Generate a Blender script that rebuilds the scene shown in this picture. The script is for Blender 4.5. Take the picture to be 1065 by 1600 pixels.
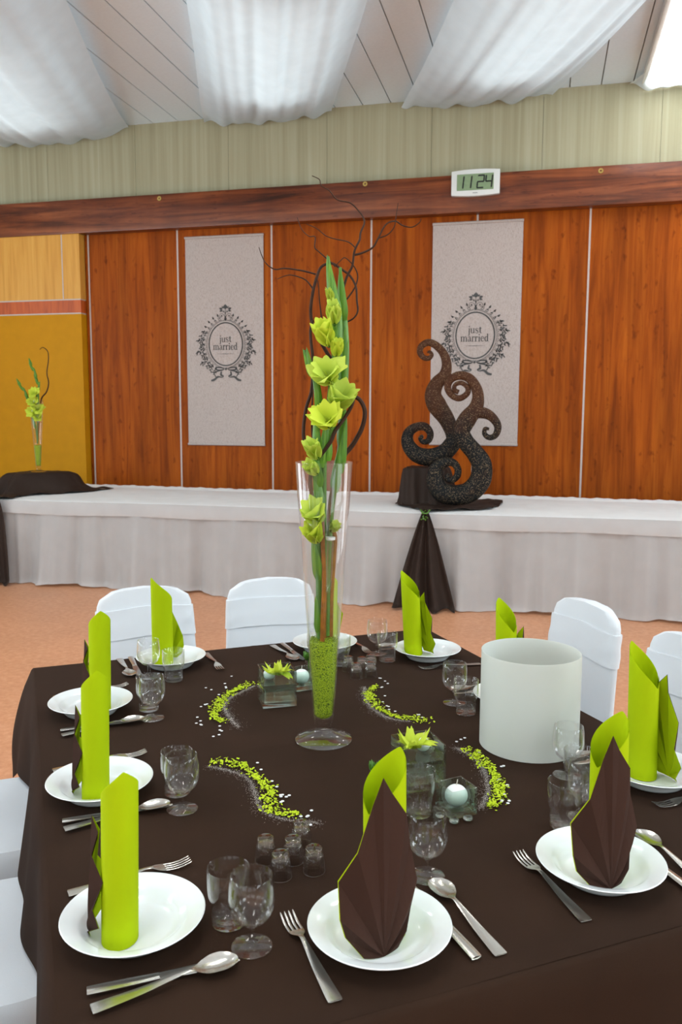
import bpy, bmesh, math, random
from mathutils import Vector, Matrix
random.seed(7)
for o in list(bpy.data.objects): bpy.data.objects.remove(o)
SC = bpy.context.scene
COL = SC.collection
R = math.radians

# ------------------------------------------------------------------ camera
cam_d = bpy.data.cameras.new('camera'); cam = bpy.data.objects.new('camera', cam_d); COL.objects.link(cam)
cam_d.sensor_fit = 'VERTICAL'; cam_d.sensor_height = 36.0; cam_d.sensor_width = 24.0
cam_d.lens = 29.03; cam_d.clip_start = 0.02; cam_d.clip_end = 100
cam_d.dof.use_dof = True; cam_d.dof.focus_distance = 2.0; cam_d.dof.aperture_fstop = 10.0
ax, ay, az = (0.97132, 0.23776, 0.0036), (-0.03167, 0.11433, 0.99294), (0.23567, -0.96457, 0.11858)
cam.matrix_world = Matrix(((ax[0], ay[0], az[0], 0), (ax[1], ay[1], az[1], 0), (ax[2], ay[2], az[2], 1.55), (0, 0, 0, 1)))
SC.camera = cam

# ------------------------------------------------------------------ world, exposure, room light
SC.view_settings.view_transform = 'Standard'; SC.view_settings.look = 'None'
SC.view_settings.gamma = 1.0; SC.view_settings.use_curve_mapping = False
SC.view_settings.exposure = -0.84
SC.cycles.use_denoising = True
SC.cycles.caustics_reflective = False; SC.cycles.caustics_refractive = False; SC.cycles.max_bounces = 7; SC.cycles.diffuse_bounces = 3; SC.cycles.adaptive_threshold = 0.045; SC.cycles.glossy_bounces = 4; SC.cycles.transmission_bounces = 6; SC.cycles.transparent_max_bounces = 20
SC.cycles.sample_clamp_indirect = 6.0
wd = bpy.data.worlds.new('world'); SC.world = wd; wd.use_nodes = True
bgn = wd.node_tree.nodes['Background']; bgn.inputs[0].default_value = (0.80, 0.90, 1.0, 1); bgn.inputs[1].default_value = 1.2

CEIL = 4.47      # ceiling height
YW = 8.10        # back wall
XL, XR, YR = -8.0, 6.0, -6.0

def area(name, loc, rot, sx, sy, power, col):
    l = bpy.data.lights.new(name, 'AREA'); l.shape = 'RECTANGLE'; l.size = sx; l.size_y = sy
    l.energy = power; l.color = col
    o = bpy.data.objects.new(name, l); COL.objects.link(o); o.location = loc; o.rotation_euler = rot
    return o
DAY = (0.80, 0.92, 1.0)
TILT = 36        # upward turn added to the window area lights to brighten the ceiling
# daylight through the windows of the left wall (three) and of the rear wall (four); right wall's three are added to brighten the ceiling
for y in (-3.2, 0.2, 3.6):
    area('window_daylight', (XL + 0.45, y, 1.95), (0, R(-90 - TILT), 0), 2.1, 2.4, 230, DAY)
for x in (-5.6, -2.2, 1.2, 4.4):
    area('window_daylight', (x, YR + 0.45, 1.95), (R(90 + TILT), 0, 0), 2.4, 2.1, 50, DAY)
for y in (-2.6, 1.2, 5.0):
    area('window_daylight', (XR - 0.45, y, 2.6), (0, R(90 + TILT), 0), 2.1, 2.4, 250, DAY)
FILL_DOWN, FILL_UP, STRIP_FILL = 36, 50, 6  # powers of the added pendants and strips

# ------------------------------------------------------------------ helpers
def lin(r, g, b):
    f = lambda c: (c / 255 / 12.92) if c / 255 <= 0.04045 else ((c / 255 + 0.055) / 1.055) ** 2.4
    return (f(r), f(g), f(b), 1.0)

class MB:
    """collects geometry for one mesh object"""
    def __init__(self): self.v = []; self.f = []; self.m = []
    def add(self, V, F, mi=0):
        o = len(self.v); self.v += [tuple(p) for p in V]
        for q in F: self.f.append([i + o for i in q]); self.m.append(mi)
        return self
    def box(self, x0, x1, y0, y1, z0, z1, mi=0):
        V = [(x, y, z) for z in (z0, z1) for y in (y0, y1) for x in (x0, x1)]
        return self.add(V, [(0, 2, 3, 1), (4, 5, 7, 6), (0, 1, 5, 4), (2, 6, 7, 3), (0, 4, 6, 2), (1, 3, 7, 5)], mi)
    def lathe(self, prof, seg=32, c=(0, 0, 0), mi=0):
        V = []; F = []; n = len(prof)
        for (r, z) in prof:
            for k in range(seg):
                a = 2 * math.pi * k / seg
                V.append((c[0] + r * math.cos(a), c[1] + r * math.sin(a), c[2] + z))
        for i in range(n - 1):
            for k in range(seg):
                k2 = (k + 1) % seg
                F.append((i * seg + k, i * seg + k2, (i + 1) * seg + k2, (i + 1) * seg + k))
        return self.add(V, F, mi)
    def grid(self, fn, nu, nv, mi=0, closed_u=False):
        V = [fn(i / nu, j / nv) for j in range(nv + 1) for i in range(nu + 1)]
        F = [(j * (nu + 1) + i, j * (nu + 1) + i + 1, (j + 1) * (nu + 1) + i + 1, (j + 1) * (nu + 1) + i) for j in range(nv) for i in range(nu)]
        return self.add(V, F, mi)
    def tube(self, pts, rad, seg=8, sub=4, flat=1.0, mi=0, cap=True):
        P = [Vector(p) for p in pts]
        if not hasattr(rad, '__len__'): rad = [rad] * len(P)
        if sub > 1: P, rad = smooth_path(P, rad, sub)
        V = []; F = []; nrm = None
        for i, p in enumerate(P):
            t = (P[min(i + 1, len(P) - 1)] - P[max(i - 1, 0)])
            if t.length < 1e-9: t = Vector((0, 0, 1))
            t.normalize()
            if nrm is None:
                ref = Vector((0, 1, 0)) if abs(t.y) < 0.9 else Vector((1, 0, 0))
                nrm = (ref - t * ref.dot(t)).normalized()
            else:
                nrm = nrm - t * nrm.dot(t)
                nrm.normalize()
            b = t.cross(nrm)
            for k in range(seg):
                a = 2 * math.pi * k / seg
                V.append(p + nrm * (math.cos(a) * rad[i] * flat) + b * (math.sin(a) * rad[i]))
        for i in range(len(P) - 1):
            for k in range(seg):
                k2 = (k + 1) % seg
                F.append((i * seg + k, i * seg + k2, (i + 1) * seg + k2, (i + 1) * seg + k))
        if cap:
            F.append(tuple(range(seg))[::-1]); F.append(tuple((len(P) - 1) * seg + k for k in range(seg)))
        return self.add(V, F, mi)
    def sphere(self, c, r, seg=16, rings=10, sz=1.0, mi=0):
        prof = [(max(r * math.sin(math.pi * i / rings), 1e-6), -r * sz * math.cos(math.pi * i / rings)) for i in range(rings + 1)]
        return self.lathe(prof, seg, c, mi)
    def poly(self, pts, y0, y1, mi=0):
        """extrude an x-z outline between y0 and y1"""
        n = len(pts)
        V = [(p[0], y0, p[1]) for p in pts] + [(p[0], y1, p[1]) for p in pts]
        F = [tuple(range(n)), tuple(range(2 * n - 1, n - 1, -1))] + [(i, (i + 1) % n, n + (i + 1) % n, n + i) for i in range(n)]
        return self.add(V, F, mi)
    def xf(self, M):
        self.v = [tuple(M @ Vector(p)) for p in self.v]; return self
    def build(self, name, mat, parent=None, smooth=True, angle=40, merge=1e-5, recalc=True, bevel=0, loc=None, rotz=None):
        me = bpy.data.meshes.new(name)
        bm = bmesh.new()
        vs = [bm.verts.new(p) for p in self.v]
        for q, mi in zip(self.f, self.m):
            try:
                fc = bm.faces.new([vs[i] for i in q]); fc.material_index = mi
            except ValueError: pass
        if merge: bmesh.ops.remove_doubles(bm, verts=bm.verts, dist=merge)
        if recalc: bmesh.ops.recalc_face_normals(bm, faces=bm.faces)
        if bevel:
            es = [e for e in bm.edges if len(e.link_faces) == 2 and e.calc_face_angle(0) > 0.7]
            bmesh.ops.bevel(bm, geom=es, offset=bevel, segments=2, affect='EDGES', profile=0.6)
        bm.to_mesh(me); bm.free()
        if smooth:
            for p in me.polygons: p.use_smooth = True
            me.set_sharp_from_angle(angle=R(angle))
        for m in (mat if isinstance(mat, (list, tuple)) else [mat]): me.materials.append(m)
        o = bpy.data.objects.new(name, me); COL.objects.link(o)
        if parent: o.parent = parent
        if loc is not None: o.location = loc
        if rotz is not None: o.rotation_euler = (0, 0, rotz)
        return o

def smooth_path(P, rad, sub):
    out = []; orad = []
    n = len(P)
    for i in range(n - 1):
        p0 = P[max(i - 1, 0)]; p1 = P[i]; p2 = P[i + 1]; p3 = P[min(i + 2, n - 1)]
        for k in range(sub):
            t = k / sub; t2 = t * t; t3 = t2 * t
            out.append(0.5 * ((2 * p1) + (p2 - p0) * t + (2 * p0 - 5 * p1 + 4 * p2 - p3) * t2 + (3 * p1 - p0 - 3 * p2 + p3) * t3))
            orad.append(rad[i] * (1 - t) + rad[i + 1] * t)
    out.append(P[-1]); orad.append(rad[-1])
    return out, orad

def empty(name, loc=(0, 0, 0), rotz=0.0):
    o = bpy.data.objects.new(name, None); COL.objects.link(o)
    o.empty_display_size = 0.05; o.location = loc; o.rotation_euler = (0, 0, rotz); return o
def tag(o, label, cat, group=None, kind=None):
    o['label'] = label; o['category'] = cat
    if group: o['group'] = group
    if kind: o['kind'] = kind
    return o
def struct(o, label=None, cat=None):
    o['kind'] = 'structure'
    if label: o['label'] = label
    if cat: o['category'] = cat
    return o
def copy_tree(o, parent=None):
    c = o.copy(); COL.objects.link(c)
    if parent: c.parent = parent
    for ch in list(o.children): copy_tree(ch, c)
    return c

# ------------------------------------------------------------------ materials
def newmat(name):
    m = bpy.data.materials.new(name); m.use_nodes = True
    nt = m.node_tree; return m, nt, nt.nodes['Principled BSDF']
def N(nt, t, **kw):
    n = nt.nodes.new(t)
    for k, v in kw.items():
        if k in n.inputs: n.inputs[k].default_value = v
        else: setattr(n, k, v)
    return n
def mapping(nt, scale, coord='Object'):
    tc = N(nt, 'ShaderNodeTexCoord'); mp = N(nt, 'ShaderNodeMapping'); mp.inputs['Scale'].default_value = scale
    nt.links.new(tc.outputs[coord], mp.inputs[0]); return mp
def ramp(nt, fac, stops):
    r = N(nt, 'ShaderNodeValToRGB'); cr = r.color_ramp
    while len(cr.elements) < len(stops): cr.elements.new(0.5)
    for e, (p, c) in zip(cr.elements, stops): e.position = p; e.color = c
    nt.links.new(fac, r.inputs[0]); return r
def bump(nt, b, height, strength=0.3, dist=0.01):
    bp = N(nt, 'ShaderNodeBump'); bp.inputs['Strength'].default_value = strength; bp.inputs['Distance'].default_value = dist
    nt.links.new(height, bp.inputs['Height']); nt.links.new(bp.outputs[0], b.inputs['Normal']); return bp

def plain(name, col, rough=0.5, metal=0.0, spec=0.5, noise=0.06, scale=40, bumps=0.0, sheen=0.0):
    """one colour with a faint procedural mottle and grain"""
    m, nt, b = newmat(name)
    mp = mapping(nt, (1, 1, 1)); nz = N(nt, 'ShaderNodeTexNoise', Scale=scale, Detail=4.0)
    nt.links.new(mp.outputs[0], nz.inputs[0])
    lo = tuple(c * (1 - noise) for c in col[:3]) + (1,); hi = tuple(min(1, c * (1 + noise)) for c in col[:3]) + (1,)
    rp = ramp(nt, nz.outputs[0], [(0.3, lo), (0.7, hi)])
    nt.links.new(rp.outputs[0], b.inputs['Base Color'])
    b.inputs['Roughness'].default_value = rough; b.inputs['Metallic'].default_value = metal
    b.inputs['Specular IOR Level'].default_value = spec
    if sheen: b.inputs['Sheen Weight'].default_value = sheen
    if bumps: bump(nt, b, nz.outputs[0], bumps, 0.002)
    return m

def fabric(name, col, rough=0.85, weave=700, noise=0.08, transl=0.0, transp=0.0, bumpk=0.25, fold=0.0):
    """woven cloth, optionally letting light through"""
    m, nt, b = newmat(name)
    mp = mapping(nt, (1, 1, 1))
    nz = N(nt, 'ShaderNodeTexNoise', Scale=6.0, Detail=5.0); nt.links.new(mp.outputs[0], nz.inputs[0])
    wv = N(nt, 'ShaderNodeTexNoise', Scale=weave, Detail=2.0); nt.links.new(mp.outputs[0], wv.inputs[0])
    lo = tuple(c * (1 - noise) for c in col[:3]) + (1,); hi = tuple(min(1, c * (1 + noise)) for c in col[:3]) + (1,)
    rp = ramp(nt, nz.outputs[0], [(0.3, lo), (0.7, hi)])
    nt.links.new(rp.outputs[0], b.inputs['Base Color'])
    b.inputs['Roughness'].default_value = rough; b.inputs['Specular IOR Level'].default_value = 0.12
    bump(nt, b, wv.outputs[0], bumpk, 0.001)
    out = nt.nodes['Material Output']; last = b.outputs[0]
    if transl:
        t = N(nt, 'ShaderNodeBsdfTranslucent'); nt.links.new(rp.outputs[0], t.inputs[0])
        mx = N(nt, 'ShaderNodeMixShader'); mx.inputs[0].default_value = transl
        nt.links.new(last, mx.inputs[1]); nt.links.new(t.outputs[0], mx.inputs[2]); last = mx.outputs[0]
    if transp:
        t = N(nt, 'ShaderNodeBsdfTransparent')
        mx = N(nt, 'ShaderNodeMixShader'); mx.inputs[0].default_value = transp
        nt.links.new(last, mx.inputs[1]); nt.links.new(t.outputs[0], mx.inputs[2]); last = mx.outputs[0]
    nt.links.new(last, out.inputs[0])
    return m

def wood(name, c1, c2, c3, scale=(14, 14, 0.8), rough=0.35, knots=True, vary=0.12, spec=0.35, kscale=(9, 9, 5)):
    m, nt, b = newmat(name)
    mp = mapping(nt, scale)
    oi = N(nt, 'ShaderNodeObjectInfo'); va = N(nt, 'ShaderNodeVectorMath', operation='ADD')
    mu = N(nt, 'ShaderNodeMath', operation='MULTIPLY'); mu.inputs[1].default_value = 37.0
    nt.links.new(oi.outputs['Random'], mu.inputs[0]); nt.links.new(mp.outputs[0], va.inputs[0]); nt.links.new(mu.outputs[0], va.inputs[1])
    nz = N(nt, 'ShaderNodeTexNoise', Scale=1.0, Detail=8.0, Roughness=0.62, Distortion=0.6)
    nt.links.new(va.outputs[0], nz.inputs[0])
    rp = ramp(nt, nz.outputs[0], [(0.30, c1), (0.5, c2), (0.72, c3)])
    last = rp.outputs[0]
    if knots:
        mp2 = mapping(nt, (1.6, 1.6, 0.35)); n2 = N(nt, 'ShaderNodeTexNoise', Scale=2.2, Detail=3.0)
        va2 = N(nt, 'ShaderNodeVectorMath', operation='ADD'); nt.links.new(mp2.outputs[0], va2.inputs[0]); nt.links.new(mu.outputs[0], va2.inputs[1])
        nt.links.new(va2.outputs[0], n2.inputs[0])
        r2 = ramp(nt, n2.outputs[0], [(0.3, (1 - vary * 2, 1 - vary * 2, 1 - vary * 2, 1)), (0.7, (1 + vary, 1 + vary, 1 + vary, 1))])
        mx = N(nt, 'ShaderNodeMix', data_type='RGBA', blend_type='MULTIPLY'); mx.inputs[0].default_value = 1.0
        nt.links.new(last, mx.inputs[6]); nt.links.new(r2.outputs[0], mx.inputs[7]); last = mx.outputs[2]
        mp3 = mapping(nt, kscale); n3 = N(nt, 'ShaderNodeTexNoise', Scale=2.0, Detail=2.0)
        va3 = N(nt, 'ShaderNodeVectorMath', operation='ADD'); nt.links.new(mp3.outputs[0], va3.inputs[0]); nt.links.new(mu.outputs[0], va3.inputs[1])
        nt.links.new(va3.outputs[0], n3.inputs[0])
        r3 = ramp(nt, n3.outputs[0], [(0.63, (1, 1, 1, 1)), (0.76, (0.6, 0.52, 0.48, 1))])
        mx2 = N(nt, 'ShaderNodeMix', data_type='RGBA', blend_type='MULTIPLY'); mx2.inputs[0].default_value = 1.0
        nt.links.new(last, mx2.inputs[6]); nt.links.new(r3.outputs[0], mx2.inputs[7]); last = mx2.outputs[2]
    nt.links.new(last, b.inputs['Base Color']); b.inputs['Roughness'].default_value = rough; b.inputs['Specular IOR Level'].default_value = spec
    bump(nt, b, nz.outputs[0], 0.08, 0.002)
    return m

def glass(name, tint=(1, 1, 1, 1), ior=1.46, rough=0.0, solid=0.3):
    """thin-walled clear glass: straight-through light with Fresnel gloss, mixed with some refracting glass"""
    m, nt, b = newmat(name); nt.nodes.remove(b); out = nt.nodes['Material Output']
    tr = N(nt, 'ShaderNodeBsdfTransparent'); tr.inputs[0].default_value = tint
    gl = N(nt, 'ShaderNodeBsdfGlossy'); gl.inputs['Roughness'].default_value = 0.0; gl.inputs[0].default_value = (1, 1, 1, 1)
    lw = N(nt, 'ShaderNodeLayerWeight'); lw.inputs[0].default_value = 0.5
    pw = N(nt, 'ShaderNodeMath', operation='POWER'); pw.inputs[1].default_value = 3.4; nt.links.new(lw.outputs['Facing'], pw.inputs[0])
    ml = N(nt, 'ShaderNodeMath', operation='MULTIPLY_ADD'); ml.inputs[1].default_value = 0.85; ml.inputs[2].default_value = 0.018; nt.links.new(pw.outputs[0], ml.inputs[0])
    m1 = N(nt, 'ShaderNodeMixShader'); nt.links.new(ml.outputs[0], m1.inputs[0]); nt.links.new(tr.outputs[0], m1.inputs[1]); nt.links.new(gl.outputs[0], m1.inputs[2])
    gs = N(nt, 'ShaderNodeBsdfGlass'); gs.inputs['IOR'].default_value = ior; gs.inputs['Roughness'].default_value = rough; gs.inputs[0].default_value = tint
    m2 = N(nt, 'ShaderNodeMixShader'); m2.inputs[0].default_value = solid
    nt.links.new(m1.outputs[0], m2.inputs[1]); nt.links.new(gs.outputs[0], m2.inputs[2]); nt.links.new(m2.outputs[0], out.inputs[0])
    return m

def emis(name, col, s):
    m, nt, b = newmat(name)
    b.inputs['Base Color'].default_value = col; b.inputs['Emission Color'].default_value = col; b.inputs['Emission Strength'].default_value = s
    return m

M = {}
M['panel'] = wood('panel_wood', lin(118, 50, 8), lin(150, 70, 12), lin(174, 90, 20), scale=(16, 16, 0.9), rough=0.48, spec=0.09)
M['beam'] = wood('beam_wood', lin(58, 24, 10), lin(112, 54, 24), lin(150, 84, 46), scale=(0.9, 12, 14), rough=0.3, kscale=(5, 9, 22))
M['strip'] = plain('joint_strip', lin(190, 175, 165), 0.5)
M['ochre'] = plain('ochre_paint', lin(192, 132, 12), 0.6, spec=0.15, noise=0.05, scale=8)
M['maple'] = wood('maple_laminate', lin(196, 134, 48), lin(212, 152, 62), lin(220, 164, 76), scale=(20, 20, 1.0), rough=0.45, knots=False)
M['redstripe'] = wood('red_laminate', lin(150, 62, 16), lin(186, 84, 28), lin(200, 100, 40), scale=(16, 16, 1.5), rough=0.4, knots=False)
M['upper'] = wood('striped_wall_board', lin(152, 146, 116), lin(166, 160, 130), lin(178, 174, 146), scale=(13, 13, 0.25), rough=0.7, knots=False)
M['ceil'] = plain('white_ceiling_board', lin(228, 242, 250), 0.6, noise=0.02)
M['ceilgap'] = plain('ceiling_joint', lin(150, 148, 142), 0.8)
M['wallwhite'] = plain('white_wall', lin(222, 214, 198), 0.8, noise=0.03)
M['sheer'] = fabric('sheer_white_drape', (0.84, 0.90, 0.92, 1), 0.9, 500, 0.03, transl=0.42, bumpk=0.4)
M['whitecloth'] = fabric('white_table_linen', (0.88, 0.87, 0.85, 1), 0.85, 700, 0.03)
M['skirt'] = fabric('white_skirt_voile', (0.76, 0.73, 0.715, 1), 0.85, 600, 0.03, transl=0.34, transp=0.15)
M['chair'] = fabric('white_stretch_cover', (0.72, 0.745, 0.77, 1), 0.7, 600, 0.02)
M['brown'] = fabric('brown_tablecloth', lin(44, 28, 18), 0.9, 900, 0.10, bumpk=0.35)
M['brownnap'] = fabric('brown_napkin_paper', lin(58, 38, 30), 0.85, 900, 0.06)
M['lime'] = fabric('lime_napkin_paper', lin(186, 208, 10), 0.8, 900, 0.04, transl=0.25)
M['darkbrown'] = fabric('dark_brown_runner', lin(50, 38, 32), 0.6, 700, 0.12)
M['porcelain'] = plain('white_porcelain', (0.84, 0.87, 0.86, 1), 0.12, noise=0.01)
M['steel'] = plain('cutlery_steel', (0.62, 0.60, 0.55, 1), 0.22, metal=1.0, noise=0.03)
M['glass'] = glass('clear_glass', solid=0.07)
M['thickglass'] = glass('thick_greenish_glass', (0.93, 1.0, 0.96, 1), 1.5, solid=0.12)
M['water'] = glass('water', (1, 1, 1, 1), 1.33, solid=0.0)
M['shade'] = fabric('white_paper_cylinder', (0.80, 0.81, 0.755, 1), 0.6, 300, 0.02, transl=0.35, bumpk=0.05)
M['candle'] = plain('white_wax', (0.85, 0.87, 0.85, 1), 0.45, noise=0.02)
M['wick'] = plain('candle_wick', lin(210, 205, 190), 0.9)
M['leaf'] = wood('gladiolus_green', lin(52, 94, 14), lin(78, 124, 24), lin(114, 154, 46), scale=(120, 120, 6), rough=0.4, knots=False)
M['stem'] = plain('stem_green', lin(68, 112, 24), 0.45, noise=0.12)
M['petal'] = fabric('lime_petal', lin(200, 218, 92), 0.55, 300, 0.14, transl=0.35)
M['petal2'] = fabric('yellow_green_petal', lin(208, 222, 76), 0.55, 300, 0.10, transl=0.3)
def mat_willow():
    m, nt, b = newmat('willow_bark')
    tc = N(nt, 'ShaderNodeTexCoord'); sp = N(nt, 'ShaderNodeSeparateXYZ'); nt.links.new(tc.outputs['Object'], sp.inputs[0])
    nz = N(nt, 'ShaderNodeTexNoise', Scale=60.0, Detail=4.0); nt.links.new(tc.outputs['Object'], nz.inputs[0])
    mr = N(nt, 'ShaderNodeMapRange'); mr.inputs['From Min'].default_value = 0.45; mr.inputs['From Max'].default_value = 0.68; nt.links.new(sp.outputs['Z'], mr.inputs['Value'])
    r = ramp(nt, mr.outputs[0], [(0.0, lin(150, 92, 32)), (1.0, lin(56, 35, 22))])  # lighter low down: look through vase glass and water painted into the bark
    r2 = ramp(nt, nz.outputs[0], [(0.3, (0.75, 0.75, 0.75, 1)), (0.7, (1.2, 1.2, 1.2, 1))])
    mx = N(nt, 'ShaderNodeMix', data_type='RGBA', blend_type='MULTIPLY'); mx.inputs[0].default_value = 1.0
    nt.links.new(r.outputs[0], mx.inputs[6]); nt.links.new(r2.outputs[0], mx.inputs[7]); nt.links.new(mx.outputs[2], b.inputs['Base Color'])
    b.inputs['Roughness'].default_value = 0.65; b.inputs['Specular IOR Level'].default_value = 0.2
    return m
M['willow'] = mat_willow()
M['limeconf'] = plain('lime_shreds', lin(186, 206, 18), 0.8, noise=0.15, scale=200)
M['whiteconf'] = plain('white_confetti', (0.85, 0.85, 0.86, 1), 0.5)
M['sand'] = plain('white_sand', (0.72, 0.66, 0.62, 1), 0.8)
M['black'] = plain('lcd_black', lin(18, 22, 18), 0.5)
M['lcd'] = plain('lcd_green_grey', lin(128, 150, 112), 0.3)
M['clockwhite'] = plain('clock_plastic', lin(222, 224, 220), 0.4, noise=0.01)
M['print'] = plain('grey_ink_print', lin(80, 79, 78), 0.9)
M['brass'] = plain('brass_eyelet', lin(190, 160, 90), 0.3, metal=0.8)
M['plastic'] = plain('white_plastic', (0.85, 0.87, 0.86, 1), 0.35)
M['tablewood'] = plain('grey_table_board', lin(120, 112, 104), 0.6)
M['darkmetal'] = plain('dark_metal', lin(60, 60, 62), 0.4, metal=0.6)
M['shotglass'] = glass('thick_shot_glass', solid=0.3)
M['pebble'] = glass('clear_pebble_glass', solid=0.6)

def mat_floor():
    m, nt, b = newmat('salmon_linoleum')
    mp = mapping(nt, (1, 1, 1))
    n1 = N(nt, 'ShaderNodeTexNoise', Scale=26.0, Detail=6.0, Roughness=0.7); n2 = N(nt, 'ShaderNodeTexNoise', Scale=2.0, Detail=3.0)
    nt.links.new(mp.outputs[0], n1.inputs[0]); nt.links.new(mp.outputs[0], n2.inputs[0])
    r1 = ramp(nt, n1.outputs[0], [(0.3, lin(196, 132, 94)), (0.5, lin(208, 146, 108)), (0.72, lin(220, 162, 126))])
    r2 = ramp(nt, n2.outputs[0], [(0.3, (0.94, 0.94, 0.94, 1)), (0.7, (1.04, 1.04, 1.04, 1))])
    mx = N(nt, 'ShaderNodeMix', data_type='RGBA', blend_type='MULTIPLY'); mx.inputs[0].default_value = 1.0
    nt.links.new(r1.outputs[0], mx.inputs[6]); nt.links.new(r2.outputs[0], mx.inputs[7])
    nt.links.new(mx.outputs[2], b.inputs['Base Color']); b.inputs['Roughness'].default_value = 0.42
    b.inputs['Specular IOR Level'].default_value = 0.35
    return m
M['floor'] = mat_floor()
def mat_banner():
    m, nt, b = newmat('linen_banner')
    mp = mapping(nt, (60, 60, 420)); nz = N(nt, 'ShaderNodeTexNoise', Scale=1.0, Detail=5.0); nt.links.new(mp.outputs[0], nz.inputs[0])
    mp2 = mapping(nt, (300, 300, 40)); n2 = N(nt, 'ShaderNodeTexNoise', Scale=1.0, Detail=4.0); nt.links.new(mp2.outputs[0], n2.inputs[0])
    ad = N(nt, 'ShaderNodeMath', operation='ADD'); nt.links.new(nz.outputs[0], ad.inputs[0]); nt.links.new(n2.outputs[0], ad.inputs[1])
    r = ramp(nt, ad.outputs[0], [(0.35, lin(150, 134, 124)), (0.75, lin(186, 172, 164))])
    r.color_ramp.elements[0].position = 0.8; r.color_ramp.elements[1].position = 1.2 if False else 1.0
    r.color_ramp.elements[0].color = lin(160, 144, 136); r.color_ramp.elements[1].color = lin(184, 170, 163)
    nt.links.new(r.outputs[0], b.inputs['Base Color']); b.inputs['Roughness'].default_value = 0.9
    bump(nt, b, ad.outputs[0], 0.3, 0.002)
    return m
M['banner'] = mat_banner()
def mat_gravel():
    m, nt, b = newmat('lime_granulate')
    mp = mapping(nt, (1, 1, 1)); v = N(nt, 'ShaderNodeTexVoronoi', Scale=330.0); nt.links.new(mp.outputs[0], v.inputs[0])
    r = ramp(nt, v.outputs['Distance'], [(0.0, lin(196, 214, 30)), (0.55, lin(150, 176, 10)), (0.9, lin(70, 96, 0))])
    nt.links.new(r.outputs[0], b.inputs['Base Color']); b.inputs['Roughness'].default_value = 0.7
    bp = bump(nt, b, v.outputs['Distance'], 0.9, 0.003); bp.invert = True
    return m
M['gravel'] = mat_gravel()
def mat_glitter():
    m, nt, b = newmat('glitter_papier_mache')
    mp = mapping(nt, (1, 1, 1))
    g = N(nt, 'ShaderNodeTexCoord'); sp = N(nt, 'ShaderNodeSeparateXYZ'); nt.links.new(g.outputs['Object'], sp.inputs[0])
    mr = N(nt, 'ShaderNodeMapRange'); mr.inputs['From Min'].default_value = 1.3; mr.inputs['From Max'].default_value = 1.75
    nt.links.new(sp.outputs['Z'], mr.inputs['Value'])
    nz = N(nt, 'ShaderNodeTexNoise', Scale=9.0, Detail=4.0); nt.links.new(mp.outputs[0], nz.inputs[0])
    ad = N(nt, 'ShaderNodeMath', operation='ADD'); ad.inputs[1].default_value = -0.5; nt.links.new(nz.outputs[0], ad.inputs[0])
    ad2 = N(nt, 'ShaderNodeMath', operation='ADD'); nt.links.new(mr.outputs[0], ad2.inputs[0]); nt.links.new(ad.outputs[0], ad2.inputs[1])
    body = ramp(nt, ad2.outputs[0], [(0.1, lin(17, 17, 17)), (0.8, lin(70, 40, 22))])
    v = N(nt, 'ShaderNodeTexVoronoi', Scale=250.0); nt.links.new(mp.outputs[0], v.inputs[0])
    cs = N(nt, 'ShaderNodeSeparateColor'); nt.links.new(v.outputs['Color'], cs.inputs[0])
    gt = N(nt, 'ShaderNodeMath', operation='GREATER_THAN'); gt.inputs[1].default_value = 0.86; nt.links.new(cs.outputs[0], gt.inputs[0])
    lt = N(nt, 'ShaderNodeMath', operation='LESS_THAN'); lt.inputs[1].default_value = 0.42; nt.links.new(v.outputs['Distance'], lt.inputs[0])
    an = N(nt, 'ShaderNodeMath', operation='MULTIPLY'); nt.links.new(gt.outputs[0], an.inputs[0]); nt.links.new(lt.outputs[0], an.inputs[1])
    mx = N(nt, 'ShaderNodeMix', data_type='RGBA'); nt.links.new(an.outputs[0], mx.inputs[0])
    nt.links.new(body.outputs[0], mx.inputs[6]); mx.inputs[7].default_value = lin(170, 146, 110)
    nt.links.new(mx.outputs[2], b.inputs['Base Color']); b.inputs['Roughness'].default_value = 0.6; b.inputs['Specular IOR Level'].default_value = 0.18
    nz2 = N(nt, 'ShaderNodeTexNoise', Scale=120.0, Detail=3.0); nt.links.new(mp.outputs[0], nz2.inputs[0])
    bump(nt, b, nz2.outputs[0], 0.6, 0.006)
    return m
M['glitter'] = mat_glitter()

# ------------------------------------------------------------------ measured shapes (metres)
BR_MAIN = [(0.0149, 0.2574), (0.0162, 0.3443), (0.0184, 0.3889), (0.0232, 0.4628), (0.0251, 0.5097), (0.0143, 0.5388), (0.0171, 0.594), (0.0256, 0.6373), (0.0356, 0.6747), (0.0497, 0.7062), (0.0639, 0.7234), (0.0763, 0.742), (0.0917, 0.7732), (0.0973, 0.8087), (0.0869, 0.8351), (0.069, 0.8482), (0.049, 0.8745), (0.0311, 0.9181), (0.0089, 0.9442), (-0.0131, 0.9831), (-0.0263, 1.009), (-0.0316, 1.0434), (-0.0263, 1.0862), (-0.0175, 1.1203), (-0.0066, 1.1458), (0.0173, 1.1544), (0.0391, 1.1417), (0.061, 1.1248), (0.0743, 1.0994), (0.0766, 1.0695), (0.079, 1.0438), (0.0703, 1.0287), (0.0549, 1.02), (0.0352, 1.0135)]
BR_INNER = [(0.069, 0.8482), (0.0669, 0.8262), (0.0493, 0.7952), (0.0271, 0.7641), (0.0182, 0.7418), (0.0026, 0.7195), (-0.013, 0.6993), (-0.0189, 0.6988), (-0.0318, 0.6515), (-0.0246, 0.5967), (-0.0044, 0.5562), (-0.0015, 0.492), (0.0015, 0.4037), (-0.0013, 0.3293), (-0.0027, 0.2574)]
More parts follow.
